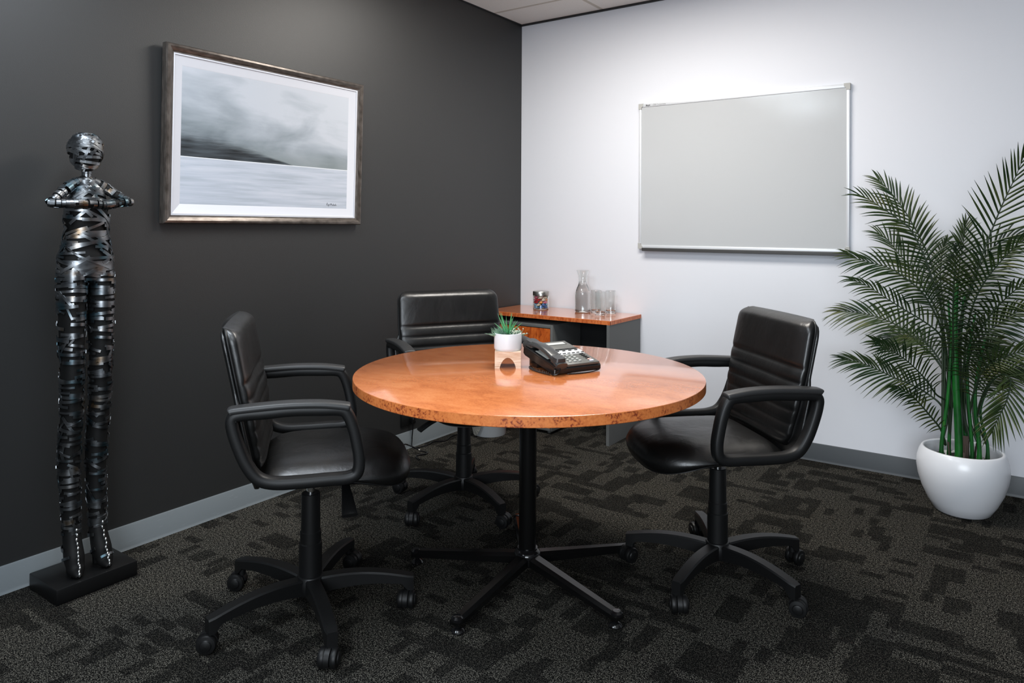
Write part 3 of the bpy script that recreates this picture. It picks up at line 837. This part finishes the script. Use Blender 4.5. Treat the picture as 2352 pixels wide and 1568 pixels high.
# ------------------------------------------------------------------ succulent pot in wooden stand
SX, SY = 1.2515, -1.9205
root = thing('plant_stand', (SX, SY, TZ), 'small arched pale wood stand under the white succulent pot', 'stand', R(35))
SW, SH, ST = 0.0475, 0.060, 0.018
mb = MB()
for k in range(4):
    M = Matrix.Rotation(R(90 * k), 4, 'Z')
    arch = [(SW, 0), (SW, SH), (-SW, SH), (-SW, 0), (-SW + 0.018, 0)]
    for j in range(13):
        th = PI - PI * j / 12
        arch.append(((SW - 0.019) * math.cos(th) * (1 - 0.22 * math.sin(th)), 0.004 + 0.034 * math.sin(th)))
    arch.append((SW - 0.018, 0))
    e = 0.0008 * (k % 2)
    pts = [(x_ * (1 if k % 2 == 0 else (SW - ST - 0.0002) / SW) if abs(x_) > SW - 0.001 else x_, z_) for x_, z_ in arch]
    mb.loft([[(x_, -SW, z_) for x_, z_ in pts], [(x_, -SW + ST, z_) for x_, z_ in pts]], M=M)
mb.build('arched_frame', PALEWOOD, root, sharp=25)
MB().box((0, 0, 0.050), (2 * (SW - ST) - 0.001, 2 * (SW - ST) - 0.001, 0.012)).build('shelf', PALEWOOD, root, smooth=False)
root = thing('potted_succulent', (SX, SY, TZ + SH), 'small green succulent in a round white pot on the table', 'plant')
PRr, PH = 0.0510, 0.062
MB().lathe([(0, 0.0), (PRr - 0.004, 0.0), (PRr - 0.0005, 0.004), (PRr, 0.010), (PRr, PH - 0.002), (PRr - 0.001, PH), (PRr - 0.004, PH), (PRr - 0.0045, PH - 0.002), (PRr - 0.0045, 0.045), (0, 0.045)], 48).build('pot', MATTEPOT, root, sharp=40)
MB().lathe([(0, 0.0455), (PRr - 0.005, 0.0455), (PRr - 0.006, 0.050), (0, 0.055)], 32).build('soil', SOIL, root)
rnd = random.Random(21)


def blade(mb, p0, dirv, L, w, curl=0.0, n=7):
    d = Vector(dirv).normalized(); pts = []
    p = Vector(p0); h_ = Vector((d.x, d.y, 0))
    for i in range(n):
        q = i / (n - 1); pts.append(p + d * L * q + h_ * (curl * L * q * q) - Vector((0, 0, 1)) * abs(curl) * L * 0.3 * q * q)
    mb.tube(pts, lambda q: [(a * w * (1 - q) ** 0.7 * (0.7 + 0.6 * math.sin(PI * min(1, q * 1.5 + .1))) + 1e-5, b * w * 0.45 * (1 - q) ** 0.7 + 1e-5) for a, b in circ(1, 6)])


mb = MB()
for i in range(15):
    th = rnd.uniform(0, 2 * PI); el = R(rnd.uniform(68, 88)) if i < 9 else R(rnd.uniform(35, 62))
    L = rnd.uniform(0.060, 0.092) if i < 9 else rnd.uniform(0.05, 0.072)
    blade(mb, (0.006 * math.cos(th) - .002, 0.006 * math.sin(th), 0.056), (math.cos(th) * math.cos(el), math.sin(th) * math.cos(el), math.sin(el)), L, 0.0052, 0.08)
mb.build('aloe_rosette', ALOE, root, sharp=0)
vx = Vector((math.cos(YAW), math.sin(YAW)))
mb = MB()
for i in range(170):
    ang = rnd.uniform(0, 2 * PI); cx_ = -0.022 * vx.x + rnd.gauss(0, .009); cy_ = -0.022 * vx.y + rnd.gauss(0, .012)
    el = R(rnd.uniform(20, 88)); bias = 0.35
    d = Vector((math.cos(ang) * math.cos(el) - bias * vx.x, math.sin(ang) * math.cos(el) - bias * vx.y, math.sin(el)))
    blade(mb, (cx_, cy_, 0.050), d, rnd.uniform(0.022, 0.046), 0.0021, rnd.uniform(.0, .35), 5)
mb.build('trailing_sprigs', SAGE, root, sharp=0)
mb = MB(); mb2 = MB()
for i in range(90):
    ang = rnd.uniform(0, 2 * PI); cx_ = 0.026 * vx.x + rnd.gauss(0, .008); cy_ = 0.026 * vx.y + rnd.gauss(0, .011)
    el = R(rnd.uniform(25, 90)); d = Vector((math.cos(ang) * math.cos(el) + .25 * vx.x, math.sin(ang) * math.cos(el) + .25 * vx.y, math.sin(el)))
    L = rnd.uniform(0.012, 0.032); blade(mb, (cx_, cy_, 0.052), d, L, 0.0019, .2, 5)
    tip = Vector((cx_, cy_, 0.052)) + d.normalized() * L * rnd.uniform(.6, 1.0); q = rnd.uniform(.0018, .003)
    mb2.lathe([(0, -q), (q * .8, -q * .6), (q, 0), (q * .8, q * .6), (0, q)], 7, tip)
mb.build('sedum_stems', SAGE, root, sharp=0)
mb2.build('sedum_buds', PALESAGE, root, sharp=0)

# ------------------------------------------------------------------ desk phone
root = thing('desk_phone', (1.434, -1.842, TZ), 'charcoal office desk phone with corded handset on the round table', 'phone', R(65)); root.scale = (0.93, 0.90, 0.92)
TA = R(11.0)


def PT(x, s, h):   # slope frame: s up the slope from the front edge, h above the underside
    y = -0.118 + s * math.cos(TA) - h * math.sin(TA); z = 0.002 + s * math.sin(TA) + h * math.cos(TA)
    return Vector((x, y, z))


MS = Matrix.Translation((0, -0.118, 0.002)) @ Matrix.Rotation(TA, 4, 'X')
# lower housing: slab with rounded front and stepped rear
mb = MB()
sec = [(0.0, 0.006), (0.004, 0.001), (0.015, 0.0), (0.225, 0.0), (0.238, 0.006), (0.240, 0.024), (0.236, 0.030), (0.010, 0.026), (0.002, 0.020)]
rings = [[PT(x, s * (1 if e == 0 else .985) + (0 if e == 0 else .002), h) for s, h in sec] for x, e in ((-0.107, 1), (-0.104, 0), (0.104, 0), (0.107, 1))]
mb.loft(rings); mb.build('housing', PHONEDARK, root, sharp=30)
# grey face on the right of the cradle, with raised display block at the rear
mb = MB(); mb.box((0.026, 0.078, 0.0305), (0.150, 0.146, 0.010), 0.003, M=MS).box((0.020, 0.196, 0.034), (0.138, 0.090, 0.014), 0.004, M=MS)
mb.build('face_panel', PHONEGREY, root, sharp=30)
MB().box((0.020, 0.212, 0.0410), (0.104, 0.030, 0.0012), 0.0003, M=MS).build('screen_bezel', PHONEDARK, root)
MB().box((0.020, 0.2105, 0.0418), (0.094, 0.022, 0.0008), M=MS).build('screen', LCD, root, smooth=False)
MB().box((0.040, 0.149, 0.0415), (0.108, 0.003, 0.0012), M=MS).build('shadow_slot', PHONEDARK, root, smooth=False)
MB().box((0.034, 0.126, 0.0357), (0.128, 0.046, 0.0012), 0.0003, M=MS).build('label_strip', LABELSTRIP, root)
for j in range(4):
    MB().box((-0.010 + 0.029 * j, 0.138, 0.0375), (0.014, 0.0055, 0.003), 0.001, M=MS).build('line_key', PHONEDARK, root)
for j in range(6):
    MB().box((-0.018 + 0.0215 * j, 0.110, 0.0375), (0.014, 0.0055, 0.003), 0.001, M=MS).build('line_key', PHONEDARK, root)
for r_ in range(4):
    for c_ in range(3):
        MB().box((-0.022 + 0.0225 * c_, 0.084 - 0.0185 * r_, 0.0375), (0.0125, 0.0095, 0.005), 0.002, M=MS).build('number_key', KEYGREY, root)
for j in range(6):
    m = [PHONEDARK, PHONEDARK, PHONEDARK, PHONEDARK, KEYPINK, KEYWHITE][j]
    k_o = MB().box((0.072, 0.092 - 0.0145 * j, 0.0375), (0.017, 0.0065 if j < 5 else 0.010, 0.004), 0.0012, M=MS).build('function_key', m, root)
    if j == 5: k_o['label'] = 'white function key'
    if j == 4: k_o['label'] = 'pink function key'
# handset cradle, speaker grille and handset
mb = MB().box((-0.079, 0.118, 0.030), (0.054, 0.232, 0.012), 0.004, M=MS)
mb.build('cradle', PHONEDARK, root)
mb = MB()
for j in range(11):
    mb.box((-0.079, 0.078 + 0.0085 * j, 0.0368), (0.034, 0.0045, 0.0018), M=MS)
mb.build('speaker_grille', KEYGREY, root, smooth=False)
mb = MB(); pth = []
prof = [(-0.004, 0.047), (0.012, 0.054), (0.045, 0.068), (0.085, 0.077), (0.125, 0.080), (0.165, 0.077), (0.205, 0.068), (0.236, 0.054), (0.252, 0.046)]
pth = catmull([PT(-0.080, s, (h - 0.047) * 0.85 + 0.034) for s, h in prof], 5)
mb.tube(pth, lambda q: superell(0.0245, 0.0095 + 0.005 * (abs(2 * q - 1)) ** 3, 3.2, 20), side=(1, 0, 0))
for s0, s1 in ((0.000, 0.052), (0.190, 0.246)):
    rings = []
    for h, k in ((0.0365, 0.84), (0.039, 0.97), (0.050, 1.0), (0.062, 0.9)):
        sm = (s0 + s1) / 2; rings.append([PT(-0.080 + a * 0.0245 * k, sm + b * (s1 - s0) / 2 * k, h) for a, b in superell(1, 1, 3.5, 24)])
    mb.loft(rings)
mb.build('handset', HANDSET, root, sharp=35)
# tilt stand
MB().box((0.0, 0.075, 0.0185), (0.17, 0.06, 0.037), 0.004).build('tilt_stand', PHONEDARK, root)
# coiled cord and straight lead
pts = []
for i in range(200):
    q = i / 199; th = q * 2 * PI * 15
    bx = -0.118 - 0.010 * math.sin(PI * q); by = 0.045 - 0.150 * q
    pts.append((bx + 0.0048 * math.cos(th), by, 0.0072 + 0.0048 * math.sin(th)))
mb = MB().tube(pts, circ(0.0015, 6))
mb.tube(catmull([pts[-1], (-0.112, -0.120, 0.004), (-0.098, -0.130, 0.010), (-0.085, -0.124, 0.024), (-0.082, -0.118, 0.036)], 6), circ(0.0022, 8))
mb.build('coiled_cord', GLOSSBLACK, root, sharp=0)
mb = MB().tube(catmull([(-0.055, -0.128, 0.004), (0.0, -0.137, 0.003), (0.06, -0.133, 0.004), (0.10, -0.12, 0.008), (0.113, -0.10, 0.016), (0.105, -0.07, 0.024)], 6), circ(0.0022, 8))
mb.build('line_lead', GLOSSBLACK, root, sharp=0)

# ------------------------------------------------------------------ strip-metal figure
root = thing('metal_sculpture', (0.135, -2.893, 0), 'tall dark sculpture of a figure wrapped in metal strips by the dark wall', 'sculpture')
rnd = random.Random(77)
pl = MB().box((0, 0, 0.0265), (0.205, 0.265, 0.053), 0.004); pl.build('plinth', PLINTH, root)


class Limb:
    """surface made of ellipses along a path: rows (point, ra, rb), axes A (towards +Y) and B (towards +X)"""
    def __init__(s, rows, per=8):
        P = catmull([r[0] for r in rows], per); n = len(P); s.P = P; s.r = []
        for i in range(n):
            q = i / (n - 1) * (len(rows) - 1); k = min(int(q), len(rows) - 2); f = q - k; f = f * f * (3 - 2 * f)
            s.r.append((rows[k][1] + (rows[k + 1][1] - rows[k][1]) * f, rows[k][2] + (rows[k + 1][2] - rows[k][2]) * f))
        s.fr = []
        for i in range(n):
            tg = (P[min(i + 1, n - 1)] - P[max(i - 1, 0)]).normalized()
            a = Vector((0, 1, 0)) if abs(tg.y) < 0.75 else Vector((0, 0, 1)); a = (a - tg * a.dot(tg)).normalized()
            s.fr.append((a, a.cross(tg)))

    def at(s, th, q, off=0.0):
        x = max(0, min(1, q)) * (len(s.P) - 1); k = min(int(x), len(s.P) - 2); f = x - k
        p = s.P[k].lerp(s.P[k + 1], f); a = s.fr[k][0].lerp(s.fr[k + 1][0], f); b = s.fr[k][1].lerp(s.fr[k + 1][1], f)
        ra = s.r[k][0] + (s.r[k + 1][0] - s.r[k][0]) * f; rb = s.r[k][1] + (s.r[k + 1][1] - s.r[k][1]) * f
        n = (a * math.cos(th) + b * math.sin(th))
        return p + a * (ra + off) * math.cos(th) + b * (rb + off) * math.sin(th), n

    def core(s, mb, k=0.93, seg=32):
        mb.loft([[s.P[i] + s.fr[i][0] * s.r[i][0] * k * math.cos(2 * PI * j / seg) + s.fr[i][1] * s.r[i][1] * k * math.sin(2 * PI * j / seg) for j in range(seg)] for i in range(len(s.P))])

    def strip(s, mb, th0, q0, th1, q1, w, off, n=14):
        tk = 0.0012; pts = []
        for i in range(n):
            f = i / (n - 1); pts.append(s.at(th0 + (th1 - th0) * f, q0 + (q1 - q0) * f, off))
        rings = []
        for i in range(n):
            tg = (pts[min(i + 1, n - 1)][0] - pts[max(i - 1, 0)][0])
            if tg.length < 1e-7: continue
            tg.normalize(); nm = pts[i][1]; sd = nm.cross(tg)
            if sd.length < 1e-5: continue
            sd.normalize(); nm = tg.cross(sd); p = pts[i][0]
            rings.append([p + sd * w / 2 - nm * tk, p + sd * w / 2 + nm * tk, p - sd * w / 2 + nm * tk, p - sd * w / 2 - nm * tk])
        if len(rings) > 2: mb.loft(rings)

    def wrap(s, mb, count, w, slope, q_lo=0.0, q_hi=1.0, arc=(1.2, 3.6)):
        for i in range(count):
            q = q_lo + (q_hi - q_lo) * (i + rnd.uniform(-.3, .3)) / count; th = rnd.uniform(0, 2 * PI); ar = rnd.uniform(*arc)
            dq = rnd.uniform(-slope, slope)
            if q + dq > q_hi + .02 or q + dq < q_lo - .02: dq = -dq * .5
            s.strip(mb, th, q, th + ar, q + dq, w * rnd.uniform(.75, 1.25), rnd.uniform(0.0, 0.0035))


def limb_part(name, rows, wraps, par=root, per=8):
    L = Limb([(Vector(p), a, b) for p, a, b in rows], per); mb = MB(); L.core(mb); mb.cur = 1
    for w_ in wraps: L.wrap(mb, **w_)
    o = mb.build(name, [CORE, STRIP], par, sharp=20); return o, L


# head
hz = 1.497
rows = [((0.0, -.006, 1.430), 0.012, 0.014), ((0.002, -.006, 1.440), 0.027, 0.034), ((0.006, -.006, 1.462), 0.041, 0.050), ((0.006, -.006, 1.490), 0.0505, 0.060), ((0.003, -.006, 1.515), 0.0515, 0.062), ((0, -.006, 1.538), 0.044, 0.052), ((-.002, -.006, 1.554), 0.028, 0.032), ((-.002, -.006, 1.562), 0.006, 0.008)]
limb_part('head', rows, [dict(count=26, w=0.0082, slope=0.16, q_lo=.08, q_hi=.97, arc=(2.0, 5.0)), dict(count=24, w=0.0078, slope=0.75, q_lo=.1, q_hi=.92, arc=(.6, 2.6))])
limb_part('neck', [((0, 0, 1.400), 0.015, 0.015), ((0, 0, 1.418), 0.013, 0.013), ((0, 0, 1.440), 0.014, 0.014)], [dict(count=5, w=0.010, slope=.05, arc=(4, 6))])
# torso
rows = [((0.0, 0, 1.050), 0.060, 0.040), ((0.0, 0, 1.085), 0.091, 0.062), ((0.0, 0, 1.125), 0.088, 0.066), ((0.002, 0, 1.175), 0.077, 0.060), ((0.004, 0, 1.222), 0.068, 0.055), ((0.006, 0, 1.265), 0.0715, 0.058), ((0.006, 0, 1.310), 0.066, 0.056), ((0.004, 0, 1.350), 0.054, 0.046), ((0.002, 0, 1.385), 0.034, 0.032), ((0, 0, 1.408), 0.016, 0.018)]
limb_part('torso', rows, [dict(count=60, w=0.0092, slope=0.05, q_lo=.02, q_hi=.97, arc=(1.2, 3.4)), dict(count=70, w=0.0092, slope=0.28, q_lo=.02, q_hi=.96, arc=(.7, 2.4))])
# legs: image-left leg at -Y
for sg, y_h, y_a, nm in ((-1, -0.047, -0.048, 'leg'), (1, 0.047, 0.038, 'leg')):
    rows = [((0.01, y_a, 0.190), 0.027, 0.030), ((0.004, y_a * 1.0, 0.30), 0.030, 0.034), ((-0.006, y_a * 1.02, 0.45), 0.034, 0.042), ((0.004, y_h * .98, 0.62), 0.0335, 0.040), ((0.008, y_h, 0.75), 0.0365, 0.044), ((0.004, y_h, 0.92), 0.041, 0.052), ((0.0, y_h, 1.04), 0.043, 0.058), ((0.0, y_h, 1.10), 0.036, 0.050)]
    limb_part('leg', rows, [dict(count=190, w=0.0092, slope=0.014, q_lo=.01, q_hi=.97, arc=(1.0, 2.8)), dict(count=60, w=0.008, slope=0.06, q_lo=.03, q_hi=.97, arc=(.2, 1.4))])
    # foot: steep wedge running down from ankle to toe, with a weld bead along its ridge
    rows = [((0.008, y_a, 0.215), 0.026, 0.030), ((0.018, y_a, 0.165), 0.030, 0.034), ((0.036, y_a + sg * .002, 0.115), 0.033, 0.036), ((0.058, y_a + sg * .004, 0.078), 0.028, 0.026), ((0.082, y_a + sg * .006, 0.060), 0.010, 0.008)]
    ft, L = limb_part('foot', rows, [dict(count=4, w=0.010, slope=0.1, arc=(1.0, 2.4))])
    mb = MB(); 
    for i in range(13):
        q = 0.10 + 0.88 * i / 12; p, n = L.at(PI / 2, q, 0.001); 
        p2, n2 = L.at(-PI / 2, q, 0.001)
        if p2.x > p.x: p, n = p2, n2
        r = 0.0032 + 0.0012 * rnd.random()
        mb.lathe([(0, -r * 1.9), (r * .8, -r * 1.2), (r, 0), (r * .8, r * 1.2), (0, r * 1.9)], 8, p + Vector((0, 0.003 * rnd.uniform(-1, 1), 0)))
    mb.build('weld_bead', WELD, ft, sharp=0)
    # heel support down to the plinth
    MB().lathe([(0, 0.0525), (0.010, 0.0525), (0.012, 0.08), (0.020, 0.16), (0.022, 0.20), (0, 0.20)], 14, (0.0, y_a, 0)).build('heel', CORE, ft)
# arms: upper arm from the neck base out to the elbow, forearm folded back level in front of the chest
for sg, ye, ze, ys in ((-1, -0.133, 1.316, -0.012), (1, 0.126, 1.326, 0.010)):
    rows = [((0.004, ys, 1.398), 0.014, 0.014), ((0.012, ys + (ye - ys) * .35, 1.378), 0.0165, 0.0165), ((0.030, ys + (ye - ys) * .7, 1.347), 0.015, 0.015), ((0.044, ye, ze), 0.011, 0.011)]
    limb_part('upper_arm', rows, [dict(count=15, w=0.0125, slope=0.05, arc=(3.5, 5.8))])
    rows = [((0.044, ye, ze), 0.011, 0.011), ((0.060, ye * .72, ze - .002), 0.014, 0.014), ((0.070, ye * .35, 1.315), 0.0145, 0.0145), ((0.072, sg * 0.004, 1.314), 0.0135, 0.0135)]
    limb_part('forearm', rows, [dict(count=13, w=0.0125, slope=0.05, arc=(3.5, 5.8))])

# ------------------------------------------------------------------ potted palm
PX_, PY_ = 2.602, -0.350
root = thing('potted_palm', (PX_, PY_, 0), 'tall potted palm with many green fronds in a glossy white pot', 'plant')
pp = [(0.0, 0.0), (0.098, 0.0), (0.108, 0.006), (0.134, 0.048), (0.157, 0.098), (0.172, 0.150), (0.178, 0.190), (0.176, 0.225), (0.168, 0.254), (0.160, 0.270), (0.156, 0.275), (0.150, 0.275), (0.147, 0.270), (0.153, 0.254), (0.161, 0.225), (0.161, 0.19), (0.0, 0.19)]
MB().lathe(pp, 72).build('pot', GLAZE, root, sharp=60)
MB().lathe([(0, 0.191), (0.1605, 0.191), (0.1605, 0.212), (0.10, 0.218), (0, 0.222)], 40).build('soil', SOIL, root)
rnd = random.Random(4); mb = MB()
for i in range(75):
    th = rnd.uniform(0, 2 * PI); r = 0.150 * math.sqrt(rnd.uniform(0.2, 0.95)); q = rnd.uniform(.008, .015)
    mb.lathe([(0, -q * .5), (q * .8, -q * .35), (q, 0), (q * .75, q * .4), (0, q * .55)], 8, (r * math.cos(th), r * math.sin(th), 0.219))
mb.build('pebbles', PEBBLE, root, sharp=0)


def px_at(x, y, Yp):
    """point seen at photo pixel (x, y) standing on the plane Y = Yp"""
    d = fw + cr * ((x - W_PX / 2) / F_PX) - cu * ((y - PY) / F_PX)
    return CAM + d * ((Yp - CAM.y) / d.y)


# canes
CANES = [((-0.075, -0.02), [(2178, 900), (2190, 700)], 0.012), ((-0.05, 0.02), [(2188, 860), (2178, 690)], 0.011), ((-0.012, -0.015), [(2193, 800), (2197, 650)], 0.024), ((0.012, 0.03), [(2204, 820), (2215, 680)], 0.016), ((0.035, 0.0), [(2222, 850), (2240, 720)], 0.011), ((0.062, -0.01), [(2240, 900), (2262, 780)], 0.013), ((0.09, 0.03), [(2252, 940), (2285, 860)], 0.010)]
inv_root = Vector((PX_, PY_, 0))
for (bx, by), pts, r in CANES:
    P = [Vector((bx, by, 0.20)), Vector((bx * 1.02, by, 0.30))] + [px_at(x, y, PY_ + by) - inv_root for x, y in pts]
    pth = catmull(P, 8)
    MB().tube(pth, lambda q: circ(r * (1.35 - 0.5 * min(1, q * 4) - 0.45 * q), 10), side=(0, 1, 0)).build('cane', CANE, root, sharp=0)
for i in range(8):
    th = rnd.uniform(0, 2 * PI); r = rnd.uniform(.03, .11)
    MB().tube([(r * math.cos(th), r * math.sin(th), 0.212), (r * 1.08 * math.cos(th), r * 1.08 * math.sin(th), 0.24), (r * 1.18 * math.cos(th), r * 1.18 * math.sin(th), 0.26 + rnd.uniform(0, .05))], circ(rnd.uniform(.002, .005), 6)).build('dry_husk', DRYHUSK, root, sharp=0)
MB().box((0.015, -0.03, 0.28), (0.022, 0.01, 0.12), 0.003).build('dry_husk', DRYHUSK, root)


def frond(pixels, Ys, n_pair, Lmax, start=0.30, droop=0.25, lean=0.62, roll=0.0, petiole=None, w=0.0080):
    """pixels: rachis from base to tip; Ys: depth (Y) at base and tip"""
    n = len(pixels); P = []
    if petiole: P.append(Vector(petiole))
    for i, (x, y) in enumerate(pixels):
        f = i / (n - 1); P.append(px_at(x, y, Ys[0] + (Ys[1] - Ys[0]) * f) - inv_root)
    pth = catmull(P, 10); pth = pth[:int(len(pth) * 0.93)]; m = len(pth)
    mb = MB(); mb.cur = 1
    mb.tube(pth, lambda q: circ(0.0045 * (1 - q) ** 0.7 + 0.0008, 6)); mb.cur = 0
    n0 = 10 if petiole else 0
    dst = [0.0]
    for a, b in zip(pth, pth[1:]): dst.append(dst[-1] + (b - a).length)
    tot = dst[-1]; s0 = dst[n0] + (tot - dst[n0]) * start

    def at(s):
        for k in range(m - 1):
            if dst[k + 1] >= s or k == m - 2:
                f = (s - dst[k]) / max(1e-6, dst[k + 1] - dst[k]); return pth[k].lerp(pth[k + 1], f), (pth[k + 1] - pth[k]).normalized()
    n_pair = int(n_pair * 0.86)
    for i in range(n_pair + 1):
        q = i / n_pair; p, tg = at(s0 + (tot - s0) * min(q, .995))
        # side axis: horizontal-ish, rolled about the rachis
        sd = tg.cross(Vector((0.25, -1, 0.35))).normalized()
        nm = sd.cross(tg).normalized()
        L = Lmax * (math.sin(PI * (0.17 + 0.69 * q)) ** 0.75) * rnd.uniform(.9, 1.08)
        
        for sg in (-1, 1):
            ca = lean + 0.72 * q ** 1.6 + rnd.uniform(-.07, .07)
            d = (sd * sg * math.cos(ca) + tg * math.sin(ca) + nm * (0.34 + roll * sg + rnd.uniform(-.10, .10))).normalized()
            wd_ = w * (0.75 + 0.35 * math.sin(PI * q)); rings = []
            side = d.cross(nm).normalized()
            dr = droop * rnd.uniform(.7, 1.3)
            for k in range(6):
                f = k / 5; c0 = p + d * L * f + Vector((0, 0, -1)) * (dr * L * f * f)
                ww = wd_ * 0.5 * (0.55 + 1.3 * f * (1 - f) * 1.6) * (1 - f ** 3) + 0.0003
                fold = ww * 0.35
                rings.append([c0 + side * ww + nm * fold, c0, c0 - side * ww + nm * fold, c0 - nm * 0.0007])
            mb.loft(rings, cap=False)
    return mb.build('frond', [LEAF, RACHIS], root, sharp=0, fix=False)


def pet(i, z=0.36):
    bx, by = CANES[i][0]; return (bx, by, z)


Z = PY_
FR = [
    # pixels base->tip, (Ybase, Ytip), pairs, Lmax, start, droop, cane
    ([(2205, 760), (2232, 660), (2262, 570), (2300, 475), (2335, 400), (2362, 330)], (Z, -0.40), 26, 0.215, .22, .10, 3),
    ([(2165, 800), (2160, 690), (2137, 600), (2110, 540), (2075, 480), (2040, 435), (2003, 400)], (Z, -0.20), 26, 0.165, .42, .22, 0),
    ([(2180, 800), (2160, 700), (2137, 629), (2122, 586), (2094, 531), (2064, 504), (2024, 476), (1985, 452), (1957, 446)], (Z, -0.42), 30, 0.17, .30, .24, 1),
    ([(2170, 790), (2150, 710), (2119, 660), (2094, 614), (2064, 583), (2039, 550), (2003, 528)], (Z, -0.18), 26, 0.16, .28, .25, 0),
    ([(2175, 820), (2160, 750), (2137, 700), (2116, 669), (2079, 638), (2039, 614), (1972, 595), (1927, 574)], (Z, -0.45), 30, 0.165, .30, .30, 1),
    ([(2182, 860), (2170, 800), (2155, 764), (2119, 736), (2079, 712), (2039, 687), (1987, 654), (1920, 629)], (Z, -0.50), 28, 0.14, .22, .38, 2),
    ([(2172, 880), (2150, 825), (2110, 788), (2076, 758), (2045, 739), (2002, 724), (1950, 715), (1903, 716)], (Z, -0.24), 30, 0.17, .25, .32, 0),
    ([(2175, 960), (2159, 927), (2129, 903), (2100, 886), (2056, 868), (2012, 847), (1968, 830), (1902, 818)], (Z, -0.40), 30, 0.15, .20, .30, 0),
    ([(2172, 1020), (2160, 985), (2135, 953), (2108, 922), (2090, 905), (2066, 893), (2045, 889)], (Z, -0.48), 20, 0.09, .22, .35, 0),
    ([(2190, 900), (2189, 800), (2189, 715), (2192, 640), (2196, 590), (2198, 548)], (Z, -0.55), 28, 0.16, .30, .42, 2),
    ([(2200, 830), (2196, 740), (2200, 640), (2212, 560), (2221, 492)], (Z, -0.12), 24, 0.15, .45, .30, 3),
    ([(2215, 850), (2225, 740), (2248, 670), (2290, 610), (2345, 555), (2390, 530)], (Z, -0.50), 30, 0.18, .28, .35, 4),
    ([(2220, 880), (2232, 800), (2260, 745), (2300, 695), (2350, 652), (2400, 625)], (Z, -0.55), 30, 0.18, .22, .38, 4),
    ([(2215, 900), (2222, 830), (2250, 780), (2300, 740), (2351, 708), (2410, 690)], (Z, -0.30), 28, 0.17, .22, .36, 3),
    ([(2228, 960), (2240, 890), (2262, 845), (2300, 822), (2352, 806), (2410, 800)], (Z, -0.45), 28, 0.16, .22, .36, 5),
    ([(2240, 980), (2262, 900), (2295, 862), (2320, 870), (2312, 920), (2290, 965), (2272, 1010)], (Z, -0.62), 26, 0.16, .40, .12, 5),
    ([(2245, 960), (2265, 890), (2300, 850), (2352, 850), (2400, 880)], (Z, -0.30), 26, 0.16, .30, .40, 6),
    ([(2178, 930), (2150, 905), (2125, 870), (2085, 830), (2040, 800), (1985, 772)], (Z, -0.58), 28, 0.15, .25, .30, 1),
    ([(2185, 880), (2160, 830), (2130, 790), (2100, 775), (2060, 772), (2020, 790)], (Z, -0.30), 24, 0.14, .30, .45, 1),
    ([(2198, 800), (2215, 700), (2245, 620), (2290, 560), (2345, 540), (2400, 550)], (Z, -0.16), 28, 0.17, .30, .40, 3),
    ([(2186, 800), (2170, 720), (2160, 640), (2165, 580), (2180, 540)], (Z, -0.10), 22, 0.13, .40, .40, 2),
    ([(2235, 940), (2248, 870), (2258, 820), (2275, 790), (2300, 780)], (Z, -0.14), 22, 0.13, .35, .30, 5),
    ([(2210, 930), (2212, 850), (2225, 790), (2240, 750), (2262, 720)], (Z, -0.60), 24, 0.15, .30, .45, 4),
]
for px_, ys, n_, L_, st, dr, ci in FR:
    frond(px_, ys, n_, L_, st, dr, petiole=pet(ci, 0.30))
